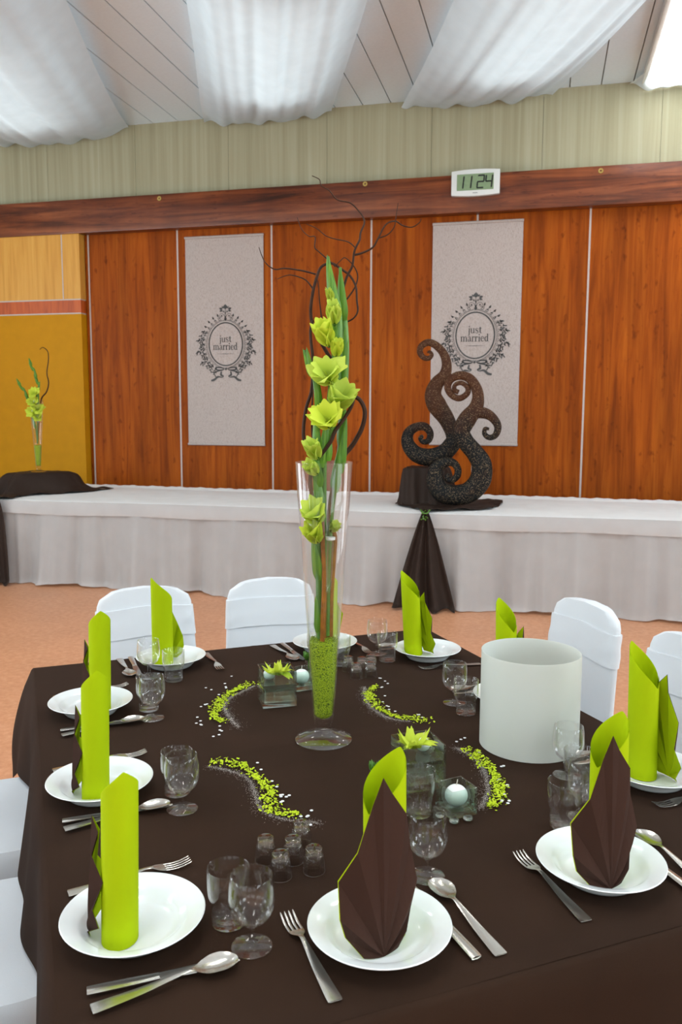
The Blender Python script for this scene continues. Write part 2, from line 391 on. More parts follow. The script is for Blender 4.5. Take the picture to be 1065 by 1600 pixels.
BR_LEFT = [(0.0017, 0.2574), (0.003, 0.3443), (0.0044, 0.4332), (0.0014, 0.5213), (-0.0045, 0.6084), (-0.0097, 0.6802), (-0.016, 0.7002), (-0.0443, 0.7327), (-0.0487, 0.7683), (-0.042, 0.817), (-0.0308, 0.8523), (-0.0264, 0.8917), (-0.0264, 0.9353), (-0.0308, 0.9744), (-0.0316, 1.0003), (-0.0263, 1.0219)]
TW_LEFT = [(-0.0175, 0.697), (-0.0265, 0.7461), (-0.0287, 0.7905), (-0.0264, 0.8523), (-0.0242, 0.8874), (-0.0264, 0.9136)]
TW_MID = [(-0.0066, 1.0176), (-0.0066, 1.0306), (-0.011, 1.0691), (-0.0132, 1.1033), (-0.0184, 1.1203)]
BR_TOP = [(0.0177, 1.0005), (0.035, 1.0607), (0.0523, 1.1206), (0.0653, 1.1461), (0.0695, 1.1757), (0.0738, 1.1884), (0.0823, 1.2053), (0.0844, 1.2221), (0.0929, 1.2431), (0.0907, 1.2577), (0.0798, 1.2723), (0.0602, 1.2889), (0.03, 1.295), (0.0126, 1.3137), (-0.0068, 1.3261), (-0.0111, 1.3405), (-0.0283, 1.35)]
TW_LOOP = [(0.0534, 1.0715), (0.0721, 1.0993), (0.0785, 1.1249), (0.0696, 1.1461), (0.0499, 1.1651), (0.0391, 1.1608), (0.0239, 1.1459)]
TW_RIGHT = [(0.0686, 1.1715), (0.0869, 1.1758), (0.1129, 1.1885), (0.1257, 1.2096), (0.1428, 1.2391), (0.1644, 1.2475), (0.1818, 1.2392), (0.2035, 1.2359), (0.2207, 1.2456), (0.2249, 1.254)]
TW_UP = [(0.1257, 1.2096), (0.1474, 1.2181), (0.1624, 1.235), (0.1664, 1.2601), (0.1704, 1.2872)]
TW_F = [(0.0716, 1.1884), (0.0563, 1.201), (0.0259, 1.2072), (0.0042, 1.2134), (-0.0176, 1.2301), (-0.0414, 1.2405)]
TW_G = [(0.026, 1.1459), (0.002, 1.167), (-0.0132, 1.1796), (-0.0219, 1.188), (-0.021, 1.2112), (-0.0349, 1.2133), (-0.0522, 1.23), (-0.063, 1.2572)]
TW_H = [(-0.0197, 1.1288), (-0.0524, 1.1372), (-0.0917, 1.1421), (-0.1157, 1.1391), (-0.1352, 1.1517), (-0.1459, 1.1707), (-0.1523, 1.1897)]
TW_I = [(-0.0263, 1.0947), (-0.0437, 1.116), (-0.0743, 1.1265), (-0.0917, 1.1243), (-0.1092, 1.1166)]
ST_A = [(0.0027, 0.374), (-0.0005, 0.492), (-0.0006, 0.6007), (0.0008, 0.6927), (0.0067, 0.7837), (0.0247, 0.8738), (0.032, 0.9628), (0.0303, 1.0363), (0.0181, 1.1091), (0.0091, 1.1639)]
ST_B = [(0.006, 0.2624), (0.0089, 0.4136), (0.0178, 0.5698), (0.0329, 0.6775), (0.0432, 0.7838), (0.0427, 0.9036), (0.0408, 1.0217), (0.039, 1.1091), (0.0374, 1.1438)]
ST_C = [(-0.0081, 0.2624), (-0.0113, 0.4135), (-0.0129, 0.5387), (-0.0145, 0.6468), (-0.0145, 0.7231), (-0.0145, 0.7836), (-0.0206, 0.8736), (-0.0326, 0.9152), (-0.0446, 0.9508)]
SHEATH = [('A', (0.0227, 1.0655), (0.0076, 1.1697), 0.022), ('A', (0.0318, 1.0217), (0.0151, 1.1235), 0.022), ('A', (0.0259, 0.9923), (0.0107, 1.0873), 0.016), ('A', (0.0276, 0.9333), (0.0376, 1.0655), 0.024), ('A', (0.0218, 0.8439), (0.0349, 0.985), 0.026), ('A', (0.0158, 0.7837), (0.02, 0.9332), 0.024), ('A', (0.0129, 0.7384), (0.0277, 0.8738), 0.024), ('A', (0.0084, 0.6927), (0.0052, 0.8138), 0.024), ('B', (0.0453, 1.0217), (0.0374, 1.1438), 0.024), ('B', (0.0471, 0.9333), (0.0465, 1.0801), 0.022), ('B', (0.0443, 0.8739), (0.0498, 1.0071), 0.02), ('B', (0.0415, 0.8139), (0.0574, 0.9821), 0.02), ('B', (0.0419, 0.7233), (0.0489, 0.8589), 0.024), ('B', (0.0375, 0.6623), (0.0537, 0.7989), 0.022), ('B', (0.0254, 0.6162), (0.0403, 0.7385), 0.024), ('C', (-0.0281, 0.8915), (-0.0491, 0.9552), 0.016), ('C', (-0.0236, 0.8855), (-0.0401, 0.9582), 0.014), ('C', (-0.0115, 0.8138), (-0.0175, 0.9108), 0.018), ('C', (-0.0129, 0.6926), (-0.019, 0.8137), 0.024), ('C', (-0.0068, 0.6774), (0.0052, 0.7912), 0.022), ('C', (-0.0099, 0.6314), (-0.0236, 0.7382), 0.024), ('C', (-0.0083, 0.5852), (-0.0252, 0.7002), 0.022), ('C', (-0.0082, 0.4056), (-0.0268, 0.5153), 0.026), ('C', (-0.0097, 0.2784), (-0.0191, 0.3692), 0.022)]
FLOWERS = [('A', (0.0125, 0.9583), (-0.0086, 1.0113), 0.052, 0.35), ('A', (0.0202, 0.8738), (-0.0145, 0.9242), 0.06, 1.0), ('B', (0.0279, 0.8139), (0.0534, 0.8739), 0.06, 0.75), ('C', (0.0159, 0.7717), (-0.0069, 0.8258), 0.062, 1.0), ('C', (-0.013, 0.6972), (-0.0312, 0.7412), 0.05, 0.35), ('A', (0.0259, 1.007), (0.0213, 1.0509), 0.03, 0.2), ('A', (0.0291, 0.9333), (0.032, 0.9702), 0.03, 0.25), ('A', (0.0197, 1.0582), (0.0108, 1.0829), 0.022, 0.1), ('C', (-0.0098, 0.5465), (-0.0344, 0.6005), 0.06, 0.6), ('C', (-0.0129, 0.4998), (-0.0298, 0.5464), 0.06, 0.5), ('C', (-0.0129, 0.6621), (-0.0343, 0.6849), 0.045, 0.4), ('B', (0.0164, 0.5233), (0.0348, 0.5466), 0.03, 0.4)]
VIAL = [(0.0164, 0.5108), (0.012, 0.3741)]
VASE_AX = (0.9713, 0.2378)
SCULPT_L1 = [(-0.751, 1.311, 0.069), (-0.825, 1.219, 0.076), (-0.946, 1.175, 0.079), (-1.069, 1.201, 0.07), (-1.144, 1.291, 0.058), (-1.14, 1.382, 0.046), (-1.072, 1.436, 0.038), (-0.996, 1.437, 0.036), (-0.952, 1.384, 0.03), (-0.963, 1.323, 0.027), (-1.009, 1.308, 0.023), (-1.037, 1.338, 0.02), (-1.013, 1.361, 0.014)]
SCULPT_L2 = [(-0.817, 1.204, 0.061), (-0.748, 1.311, 0.069), (-0.768, 1.401, 0.06), (-0.815, 1.505, 0.069), (-0.9, 1.625, 0.084), (-0.932, 1.714, 0.072), (-0.903, 1.804, 0.06), (-0.837, 1.877, 0.051), (-0.821, 1.966, 0.042), (-0.848, 2.054, 0.036), (-0.909, 2.122, 0.033), (-0.977, 2.152, 0.03), (-1.037, 2.124, 0.027), (-1.051, 2.072, 0.026), (-1.02, 2.027, 0.023), (-0.975, 2.019, 0.021), (-0.95, 2.048, 0.018), (-0.968, 2.074, 0.013), (-0.987, 2.065, 0.009)]
SCULPT_R1 = [(-0.756, 1.061, 0.013), (-0.762, 1.02, 0.022), (-0.726, 1.007, 0.026), (-0.683, 1.041, 0.029), (-0.677, 1.099, 0.029), (-0.714, 1.149, 0.032), (-0.779, 1.155, 0.041), (-0.851, 1.103, 0.058), (-0.863, 1.001, 0.073), (-0.804, 0.907, 0.084), (-0.694, 0.885, 0.084), (-0.58, 0.913, 0.087), (-0.496, 1.009, 0.089), (-0.485, 1.139, 0.083), (-0.544, 1.238, 0.072), (-0.617, 1.323, 0.069), (-0.655, 1.408, 0.072), (-0.607, 1.508, 0.074), (-0.545, 1.593, 0.06), (-0.526, 1.678, 0.048), (-0.545, 1.763, 0.043), (-0.6, 1.836, 0.038), (-0.678, 1.858, 0.036), (-0.749, 1.827, 0.031), (-0.773, 1.763, 0.029), (-0.739, 1.7, 0.026), (-0.675, 1.675, 0.026), (-0.614, 1.714, 0.024), (-0.613, 1.763, 0.021), (-0.663, 1.798, 0.019), (-0.712, 1.783, 0.017), (-0.717, 1.742, 0.02), (-0.683, 1.724, 0.02)]
SCULPT_R2 = [(-0.566, 1.551, 0.043), (-0.481, 1.558, 0.047), (-0.41, 1.523, 0.037), (-0.364, 1.453, 0.031), (-0.379, 1.382, 0.026), (-0.427, 1.36, 0.023), (-0.467, 1.388, 0.02), (-0.464, 1.431, 0.016), (-0.433, 1.427, 0.011)]
SWIRLS = [
  ([(0.392, 1.811), (0.427, 1.798), (0.452, 1.748), (0.464, 1.683), (0.468, 1.622), (0.457, 1.574), (0.45, 1.537), (0.465, 1.52), (0.489, 1.502)],
   [(0.374, 1.796), (0.404, 1.766), (0.437, 1.718), (0.442, 1.658), (0.432, 1.583), (0.436, 1.537), (0.459, 1.5), (0.502, 1.469), (0.524, 1.456)],
   [(0.487, 1.772), (0.476, 1.739), (0.486, 1.665), (0.49, 1.633), (0.487, 1.599), (0.486, 1.584), (0.497, 1.586), (0.48, 1.568), (0.525, 1.512), (0.502, 1.492), (0.511, 1.486), (0.503, 1.453)], 'left of the front shot glasses'),
  ([(0.616, 2.325), (0.569, 2.288), (0.526, 2.245), (0.492, 2.191), (0.47, 2.135), (0.455, 2.09), (0.471, 2.05)],
   [(0.624, 2.304), (0.567, 2.259), (0.526, 2.222), (0.497, 2.162), (0.494, 2.096), (0.494, 2.037), (0.497, 2.002)],
   [(0.583, 2.415), (0.546, 2.352), (0.538, 2.318), (0.482, 2.333), (0.501, 2.313), (0.508, 2.263), (0.451, 2.195), (0.46, 2.203), (0.445, 2.182), (0.416, 2.11), (0.397, 2.068), (0.418, 2.08), (0.41, 2.054), (0.451, 2.02), (0.448, 1.993), (0.438, 1.97), (0.421, 1.968)], 'left of the large glass cube'),
  ([(0.958, 2.172), (0.911, 2.112), (0.895, 2.033), (0.892, 1.971), (0.913, 1.917), (0.941, 1.897), (0.976, 1.864)],
   [(0.923, 2.179), (0.882, 2.066), (0.876, 1.977), (0.889, 1.921), (0.928, 1.882)],
   [(1.002, 2.239), (1.005, 2.205), (1.0, 2.179), (0.967, 2.156), (0.948, 2.081), (0.928, 2.046), (0.917, 2.002), (0.916, 1.978), (0.924, 1.961), (0.971, 1.917), (0.97, 1.897)], 'right of the tall vase'),
  ([(0.982, 1.666), (0.973, 1.595), (0.971, 1.555), (0.96, 1.512), (0.939, 1.463), (0.907, 1.421), (0.872, 1.392)],
   [(0.956, 1.688), (0.968, 1.635), (0.961, 1.573), (0.936, 1.511), (0.903, 1.451), (0.852, 1.396)],
   [(0.98, 1.721), (0.993, 1.727), (1.005, 1.733), (0.994, 1.643), (1.008, 1.555), (1.002, 1.553), (0.962, 1.494), (0.962, 1.463), (0.93, 1.434), (0.911, 1.405), (0.925, 1.405), (0.917, 1.39)], 'beside the white cylinder')]

# ------------------------------------------------------------------ the hall
fl = MB().box(XL, XR, YR, YW + 0.2, -0.1, 0).build('floor', M['floor'], smooth=False); struct(fl)

wall_back = MB().box(XL, XR, YW + 0.022, YW + 0.25, 0, CEIL + 0.15).build('wall_back', M['ceilgap'], smooth=False); struct(wall_back)
JX = [-4.737 + 1.0172 * k for k in range(0, 11)]
edges = [-4.785] + JX + [XR]
for a, b in zip(edges[:-1], edges[1:]):
    if b - a < 0.03: continue
    g = 0.006
    MB().box(a + g, b - g, YW, YW + 0.022, 0.0, 3.60).build('wood_panel', M['panel'], wall_back, smooth=False)
for x in JX:
    MB().box(x - 0.0085, x + 0.0085, YW - 0.002, YW + 0.02, 0, 3.55).build('joint_strip', M['strip'], wall_back, smooth=False)
UX = [XL] + [-6.2 + 1.0172 * k for k in range(0, 12)] + [XR]
for a, b in zip(UX[:-1], UX[1:]):
    if b > a: MB().box(a + 0.0015, b - 0.0015, YW - 0.006, YW + 0.022, 3.60, CEIL + 0.02).build('wall_board', M['upper'], wall_back, smooth=False)

beam = MB().box(XL, XR, 7.98, YW, 3.405, 3.745).build('trim_1', M['beam'], smooth=True, bevel=0.012); struct(beam)
for (x, z) in ((-1.725, 3.715), (0.416, 3.70), (-3.85, 3.70)):
    MB().lathe([(0.009, 0), (0.009, 0.008), (0.021, 0.008), (0.023, 0.004), (0.021, 0)], 16).xf(Matrix.Translation((x, 7.98, z)) @ Matrix.Rotation(R(90), 4, 'X')).build('screw_eyelet', M['brass'], beam)

# ochre wall section that stands proud of the wooden panels
wl = MB().box(XL, -4.785, 8.0, YW + 0.02, 0, 2.585).build('wall_left', M['ochre'], smooth=False); struct(wl)
MB().box(XL, -4.785, 8.0, YW + 0.02, 2.598, 2.728).build('stripe_panel', M['redstripe'], wl, smooth=False)
for x0, x1 in ((XL, -6.02), (-6.008, -4.995), (-4.983, -4.785)):
    MB().box(x0, x1, 8.0, YW + 0.02, 2.741, 3.60).build('upper_panel', M['maple'], wl, smooth=False)
for z in (2.5915, 2.7345):
    MB().box(XL, -4.787, 7.998, YW, z - 0.0065, z + 0.0065).build('joint_strip', M['strip'], wl, smooth=False)
for x in (-6.014, -4.989):
    MB().box(x - 0.006, x + 0.006, 7.998, YW, 2.741, 3.5).build('joint_strip', M['strip'], wl, smooth=False)

ceiling = MB().box(XL, XR, YR, YW + 0.2, CEIL + 0.016, CEIL + 0.15).build('ceiling', M['ceilgap'], smooth=False); struct(ceiling)
bw = 0.272; x = -3.954 - 14 * bw
while x < XR:
    MB().box(max(x, XL) + 0.005, min(x + bw, XR) - 0.005, YR, YW - 0.007, CEIL, CEIL + 0.016).build('ceiling_board', M['ceil'], ceiling, smooth=False)
    x += bw
    if x + 0.02 > XR: break

# side and rear walls with their window openings
def wall_with_openings(name, length, openings, M4, z0=0.85, z1=3.05):
    mb = MB(); c = 0.0
    for (a, b) in openings:
        mb.box(c, a, 0, 0.2, 0, CEIL); mb.box(a, b, 0, 0.2, 0, z0); mb.box(a, b, 0, 0.2, z1, CEIL); c = b
    mb.box(c, length, 0, 0.2, 0, CEIL)
    o = mb.xf(M4).build(name, M['wallwhite'], smooth=False); struct(o)
    return o
opl = [(1.6, 4.0), (5.0, 7.4), (8.4, 10.8)]
wall_with_openings('wall_side_left', YW - YR, opl, Matrix.Translation((XL, YR, 0)) @ Matrix.Rotation(R(90), 4, 'Z'))
opr = [(1.2, 3.6), (4.6, 7.0), (8.0, 10.4), (11.2, 13.6)]
wall_with_openings('wall_rear', XR - XL, opr, Matrix.Translation((XL, YR - 0.2, 0)))
opx = [(2.2, 4.6), (6.0, 8.4), (9.8, 12.2)]  # right-wall openings, added to bring cool light to the ceiling
wall_with_openings('wall_right', YW - YR, opx, Matrix.Translation((XR + 0.2, YR, 0)) @ Matrix.Rotation(R(90), 4, 'Z'), 1.5, 3.7)
wn = 1
for (a, b) in opl:
    mb = MB()
    for y in (YR + a, YR + (a + b) / 2 - 0.03, YR + b - 0.06): mb.box(XL - 0.14, XL - 0.06, y, y + 0.06, 0.85, 3.05)
    for z in (0.85, 2.99): mb.box(XL - 0.14, XL - 0.06, YR + a, YR + b, z, z + 0.06)
    struct(mb.build('window_%d' % wn, M['clockwhite'], smooth=False)); wn += 1
for (a, b) in opx:  # frames of the added right-wall windows
    mb = MB()
    for y in (YR + a, YR + (a + b) / 2 - 0.03, YR + b - 0.06): mb.box(XR + 0.06, XR + 0.14, y, y + 0.06, 1.5, 3.7)
    for z in (1.5, 3.64): mb.box(XR + 0.06, XR + 0.14, YR + a, YR + b, z, z + 0.06)
    struct(mb.build('window_%d' % wn, M['clockwhite'], smooth=False)); wn += 1
for (a, b) in opr:
    mb = MB()
    for x in (XL + a, XL + (a + b) / 2 - 0.03, XL + b - 0.06): mb.box(x, x + 0.06, YR - 0.14, YR - 0.06, 0.85, 3.05)
    for z in (0.85, 2.99): mb.box(XL + a, XL + b, YR - 0.14, YR - 0.06, z, z + 0.06)
    struct(mb.build('window_%d' % wn, M['clockwhite'], smooth=False)); wn += 1

# unseen pendant luminaires, added to light the tables below and the ceiling above
M['diffuser'] = emis('lamp_diffuser', (1.0, 0.99, 0.97, 1), 6.0)
FILL_PENDANTS = [(x, y) for y in (-3.4, 0.4) for x in (-4.6, -0.8, 3.0)] + [(-3.05, 3.3), (-1.0, 3.3), (1.05, 3.3)]
LZ = CEIL - 0.42
for i, (x, y) in enumerate(FILL_PENDANTS):
    e = empty('pendant_light', (x, y, LZ)); tag(e, 'slim white pendant luminaire, %s of the %s row above the hall' % (('left one', 'middle one', 'right one')[i % 3], ('rearmost', 'middle', 'front')[i // 3]), 'lamp', 'luminaires above the hall')
    MB().box(-0.11, 0.11, -0.62, 0.62, -0.02, 0.02).build('housing', M['clockwhite'], e, smooth=False, bevel=0.006)
    MB().box(-0.09, 0.09, -0.60, 0.60, -0.026, -0.0205).build('diffuser', M['diffuser'], e, smooth=False)
    for yy in (-0.5, 0.5): MB().tube([(0, yy, 0.02), (0, yy, 0.42)], 0.003, 6, 1).build('wire', M['darkmetal'], e)
    area('luminaire_light', (x, y, LZ - 0.03), (0, 0, 0), 0.2, 1.2, FILL_DOWN, (1.0, 0.98, 0.95))
    area('luminaire_light', (x, y, LZ + 0.03), (R(180), 0, 0), 0.2, 1.2, FILL_UP, (0.86, 0.94, 1.0))
M['diffuser2'] = emis('bright_lamp_diffuser', (1.0, 1.0, 1.0, 1), 14.0)
e = empty('ceiling_light', (1.45, 7.2, CEIL)); tag(e, 'glaring white ceiling light panel behind the drape at the top right corner', 'ceiling light')
MB().box(-0.72, 0.72, -0.8, 0.8, -0.06, 0).build('housing', M['clockwhite'], e, smooth=False, bevel=0.006)
MB().box(-0.68, 0.68, -0.76, 0.76, -0.068, -0.0605).build('diffuser', M['diffuser2'], e, smooth=False)

# sheer drapes running diagonally under the ceiling
def drape(x0, x1, label, seed, sag0=0.05):
    rnd = random.Random(seed); ph = [rnd.uniform(0, 6.28) for _ in range(8)]
    L = 6.5; dx, dy = 0.335, -0.942
    def fn(s, t):
        d = L * t ** 1.2
        e = abs(2 * s - 1)
        prof = (1 - e ** 2.6)
        sag = sag0 + 0.30 * (1 - math.exp(-d / 1.6)) if d < 99 else 0
        zz = CEIL - 0.045 - sag * prof - 0.07 * (1 - math.exp(-d / 1.2))
        k = min(1.0, 0.35 + d)
        zz += k * 0.014 * (math.sin(s * 21 + ph[0] + d * 0.35) + 0.7 * math.sin(s * 37 + ph[1] - d * 0.3) + 0.5 * math.sin(s * 66 + ph[2] + 0.4 * d)) * (0.4 + 0.6 * prof)
        if d < 0.4: zz += 0.016 * (1 - d / 0.4) * (math.sin(s * 26 + ph[3]) + math.sin(s * 43 + ph[4]) * 0.6)
        xx = x0 + (x1 - x0) * s + dx * d + 0.02 * math.sin(d * 1.3 + ph[5]) * (1 - prof)
        yy = YW - 0.035 - dxy * (s - 0.5) - 0.942 * d
        return (xx, yy, zz)
    dxy = 0.0
    o = MB().grid(fn, 72, 44).build('ceiling_drape', M['sheer'], recalc=False)
    tag(o, label, 'drape', 'white drapes under the ceiling'); return o
drape(-5.95, -4.22, 'white sheer ceiling drape at the upper left corner, leftmost of the swags', 1, 0.09)
drape(-3.37, -2.06, 'white sheer ceiling drape with a wavy hem, the swag above the flower vase', 2)
drape(-1.41, -0.03, 'white sheer ceiling drape sweeping up to the right above the digital clock', 3)
drape(0.62, 2.0, 'white sheer ceiling drape in front of the glaring light at the upper right', 4)

M['diffuser_soft'] = emis('soft_lamp_diffuser', (0.9, 0.97, 1.0, 1), 1.0)
# strip lights added out of sight above the drapes to brighten ceiling and fabric
for (xa, xb, lab) in ((-5.95, -4.22, 'ceiling strip light glowing through the leftmost drape'), (-3.37, -2.06, 'ceiling strip light glowing through the drape above the flower vase'), (-1.41, -0.03, 'ceiling strip light glowing through the drape above the clock')):
    d = 2.0; x = (xa + xb) / 2 + 0.335 * d; y = YW - 0.035 - 0.942 * d; rz = math.atan2(0.335, 0.942)
    e = empty('strip_light', (x, y, CEIL - 0.004), rz); tag(e, lab, 'ceiling light', 'strip lights above the drapes')
    MB().box(-0.28, 0.28, -1.1, 1.1, -0.05, 0).build('housing', M['clockwhite'], e, smooth=False, bevel=0.004)
    MB().box(-0.26, 0.26, -1.08, 1.08, -0.056, -0.0505).build('diffuser', M['diffuser_soft'], e, smooth=False)
    area('strip_light_glow', (x, y, CEIL - 0.068), (0, 0, rz), 0.5, 2.1, STRIP_FILL, (0.84, 0.95, 1.0))

# ------------------------------------------------------------------ digital clock on the beam
ck = empty('wall_clock', (-0.683, 7.98, 3.655)); tag(ck, 'white digital wall clock on the wooden beam reading 11 24', 'clock')
hw, hh = 0.219, 0.106
outl = []
for i in range(13): t = -1 + 2 * i / 12; outl.append((hw * t, -hh - 0.012 * (1 - t * t)))
for i in range(13): t = 1 - 2 * i / 12; outl.append((hw * t, hh + 0.012 * (1 - t * t)))
MB().poly(outl, -0.05, 0).build('case', M['clockwhite'], ck, bevel=0.005)
disp = MB().box(-0.168, 0.165, -0.0525, -0.049, -0.068, 0.076).build('display', M['lcd'], ck, smooth=False)
def segs(digit):
    return {'1': 'bc', '2': 'abged', '4': 'fgbc'}[digit]
def digit_mesh(d, cx):
    w, h, t = 0.028, 0.054, 0.0068; mb = MB(); sl = 0.1
    S = {'a': (-w, h, w, h), 'g': (-w, 0, w, 0), 'd': (-w, -h, w, -h), 'f': (-w, 0, -w, h), 'b': (w, 0, w, h), 'e': (-w, -h, -w, 0), 'c': (w, -h, w, 0)}
    for s in segs(d):
        x0, z0, x1, z1 = S[s]
        if z0 == z1: q = [(x0 + t * .2, z0 - t), (x1 - t * .2, z0 - t), (x1 + t * .5, z0), (x1 - t * .2, z0 + t), (x0 + t * .2, z0 + t), (x0 - t * .5, z0)]
        else: q = [(x0 - t, z0 + t * .4), (x0, z0 - t * .3), (x0 + t, z0 + t * .4), (x0 + t, z1 - t * .4), (x0, z1 + t * .3), (x0 - t, z1 - t * .4)]
        mb.poly([(cx + a + sl * b, b + 0.004) for a, b in q], -0.0536, -0.0526)
    return mb
for d, cx in (('1', -0.137), ('1', -0.065), ('2', 0.048), ('4', 0.122)):
    digit_mesh(d, cx).build('digit', M['black'], ck, smooth=False)
mb = MB()
for k in range(5): mb.box(-0.022 + k * 0.009, -0.016 + k * 0.009, -0.0512, -0.0502, -0.094, -0.088)
mb.build('maker_mark', M['print'], ck, smooth=False)

# ------------------------------------------------------------------ banners with the printed frame
def stroke(mb, pts, w, y, h=0.0012, sub=5):
    """flat printed stroke along x-z points; w is a width or a list"""
    P = [Vector((p[0], 0, p[1])) for p in pts]; W = w if hasattr(w, '__len__') else [w] * len(P)
    if sub > 1 and len(P) > 2: P, W = smooth_path(P, W, sub)
    V = []; F = []
    for i, p in enumerate(P):
        t = P[min(i + 1, len(P) - 1)] - P[max(i - 1, 0)]; t.normalize()
        n = Vector((-t.z, 0, t.x)) * (W[i] / 2)
        V += [(p.x + n.x, y, p.z + n.z), (p.x - n.x, y, p.z - n.z)]
    for i in range(len(P) - 1): F.append((2 * i, 2 * i + 1, 2 * i + 3, 2 * i + 2))
    mb.add(V, F)
def leafp(mb, x, z, ang, l, w, y):
    d = (math.cos(ang), math.sin(ang)); n = (-d[1], d[0])
    pts = [(0, 0), (0.3, 0.5), (0.6, 0.42), (1, 0), (0.6, -0.42), (0.3, -0.5)]
    mb.add([(x + d[0] * a * l + n[0] * b * w, y, z + d[1] * a * l + n[1] * b * w) for a, b in pts], [tuple(range(6))])
def disc(mb, x, z, r, y, k=10):
    mb.add([(x + r * math.cos(6.2832 * i / k), y, z + r * math.sin(6.2832 * i / k)) for i in range(k)], [tuple(range(k))])
def ring(mb, x, z, rx, rz, w, y, k=64):
    V = []; F = []
    for i in range(k):
        a = 6.2832 * i / k
        V += [(x + (rx + w / 2) * math.cos(a), y, z + (rz + w / 2) * math.sin(a)), (x + (rx - w / 2) * math.cos(a), y, z + (rz - w / 2) * math.sin(a))]
    for i in range(k): j = (i + 1) % k; F.append((2 * i, 2 * i + 1, 2 * j + 1, 2 * j))
    mb.add(V, F)
def letters(mb, text, x, z, s, y):
    """small serif alphabet drawn with strokes; s = x-height"""
    T, t, e = 0.20 * s, 0.09 * s, 0.16 * s
    def V_(xx, a, b): stroke(mb, [(x + xx * s, z + a * s), (x + xx * s, z + b * s)], T, y)
    def sf(xx, a, l=0.36): stroke(mb, [(x + (xx - l / 2) * s, z + a * s), (x + (xx + l / 2) * s, z + a * s)], t, y)
    def C_(pts, ws): stroke(mb, [(x + a * s, z + b * s) for a, b in pts], [k * s for k in ws], y)
    for ch in text:
        if ch == 'j':
            V_(0.25, -0.25, 1); sf(0.2, 0.97, 0.3); C_([(0.25, -0.2), (0.2, -0.42), (0.05, -0.48)], [.2, .13, .1]); disc(mb, x + 0.25 * s, z + 1.38 * s, 0.13 * s, y); wd_ = 0.5
        elif ch == 'i':
            V_(0.25, 0, 1); sf(0.2, 0.97, 0.3); sf(0.25, 0.03, 0.45); disc(mb, x + 0.25 * s, z + 1.38 * s, 0.13 * s, y); wd_ = 0.52
        elif ch == 'u':
            V_(0.2, 0.25, 1); C_([(0.2, 0.3), (0.26, 0.06), (0.48, 0.03), (0.72, 0.2)], [.2, .16, .1, .08]); V_(0.74, 0, 1); sf(0.14, 0.97, 0.28); sf(0.68, 0.97, 0.28); sf(0.8, 0.03, 0.28); wd_ = 1.0
        elif ch == 's':
            C_([(0.62, 0.72), (0.56, 0.95), (0.36, 1.02), (0.16, 0.9), (0.18, 0.66), (0.4, 0.52), (0.62, 0.36), (0.62, 0.12), (0.38, -0.02), (0.16, 0.06), (0.1, 0.3)], [.08, .08, .08, .14, .18, .2, .18, .14, .08, .08, .08]); wd_ = 0.78
        elif ch == 't':
            V_(0.3, 0.2, 1.3); C_([(0.3, 0.25), (0.36, 0.04), (0.5, 0.0), (0.62, 0.1)], [.2, .14, .1, .08]); sf(0.3, 0.97, 0.6); wd_ = 0.68
        elif ch == 'm':
            V_(0.2, 0, 1); V_(0.72, 0, 0.75); V_(1.24, 0, 0.75); sf(0.14, 0.97, 0.28)
            for c in (0.2, 0.72, 1.24): sf(c, 0.03, 0.4)
            for c in (0.2, 0.72): C_([(c, 0.72), (c + 0.2, 0.98), (c + 0.42, 0.98), (c + 0.52, 0.7)], [.07, .09, .14, .2])
            wd_ = 1.5
        elif ch == 'a':
            C_([(0.14, 0.74), (0.26, 0.98), (0.48, 0.98), (0.56, 0.72)], [.12, .09, .13, .19]); V_(0.56, 0.1, 0.75); C_([(0.56, 0.6), (0.26, 0.5), (0.1, 0.26), (0.24, 0.02), (0.5, 0.14)], [.07, .09, .18, .12, .07]); C_([(0.56, 0.15), (0.66, 0.02), (0.78, 0.06)], [.18, .1, .07]); wd_ = 0.84
        elif ch == 'r':
            V_(0.2, 0, 1); sf(0.14, 0.97, 0.28); sf(0.22, 0.03, 0.46); C_([(0.2, 0.68), (0.36, 0.96), (0.56, 0.96)], [.07, .1, .13]); disc(mb, x + 0.56 * s, z + 0.88 * s, 0.1 * s, y); wd_ = 0.68
        elif ch == 'e':
            C_([(0.14, 0.56), (0.66, 0.56)], [.08, .08]); C_([(0.66, 0.56), (0.6, 0.88), (0.38, 1.0), (0.16, 0.8), (0.12, 0.45), (0.24, 0.1), (0.46, 0.0), (0.68, 0.16)], [.12, .12, .08, .16, .2, .16, .1, .07]); wd_ = 0.8
        elif ch == 'd':
            V_(0.66, 0, 1.55); sf(0.6, 1.52, 0.28); sf(0.74, 0.03, 0.28); C_([(0.64, 0.8), (0.42, 1.0), (0.18, 0.8), (0.12, 0.48), (0.22, 0.1), (0.44, 0.0), (0.64, 0.16)], [.07, .09, .17, .2, .16, .09, .07]); wd_ = 0.92
        x += wd_ * s
    return x
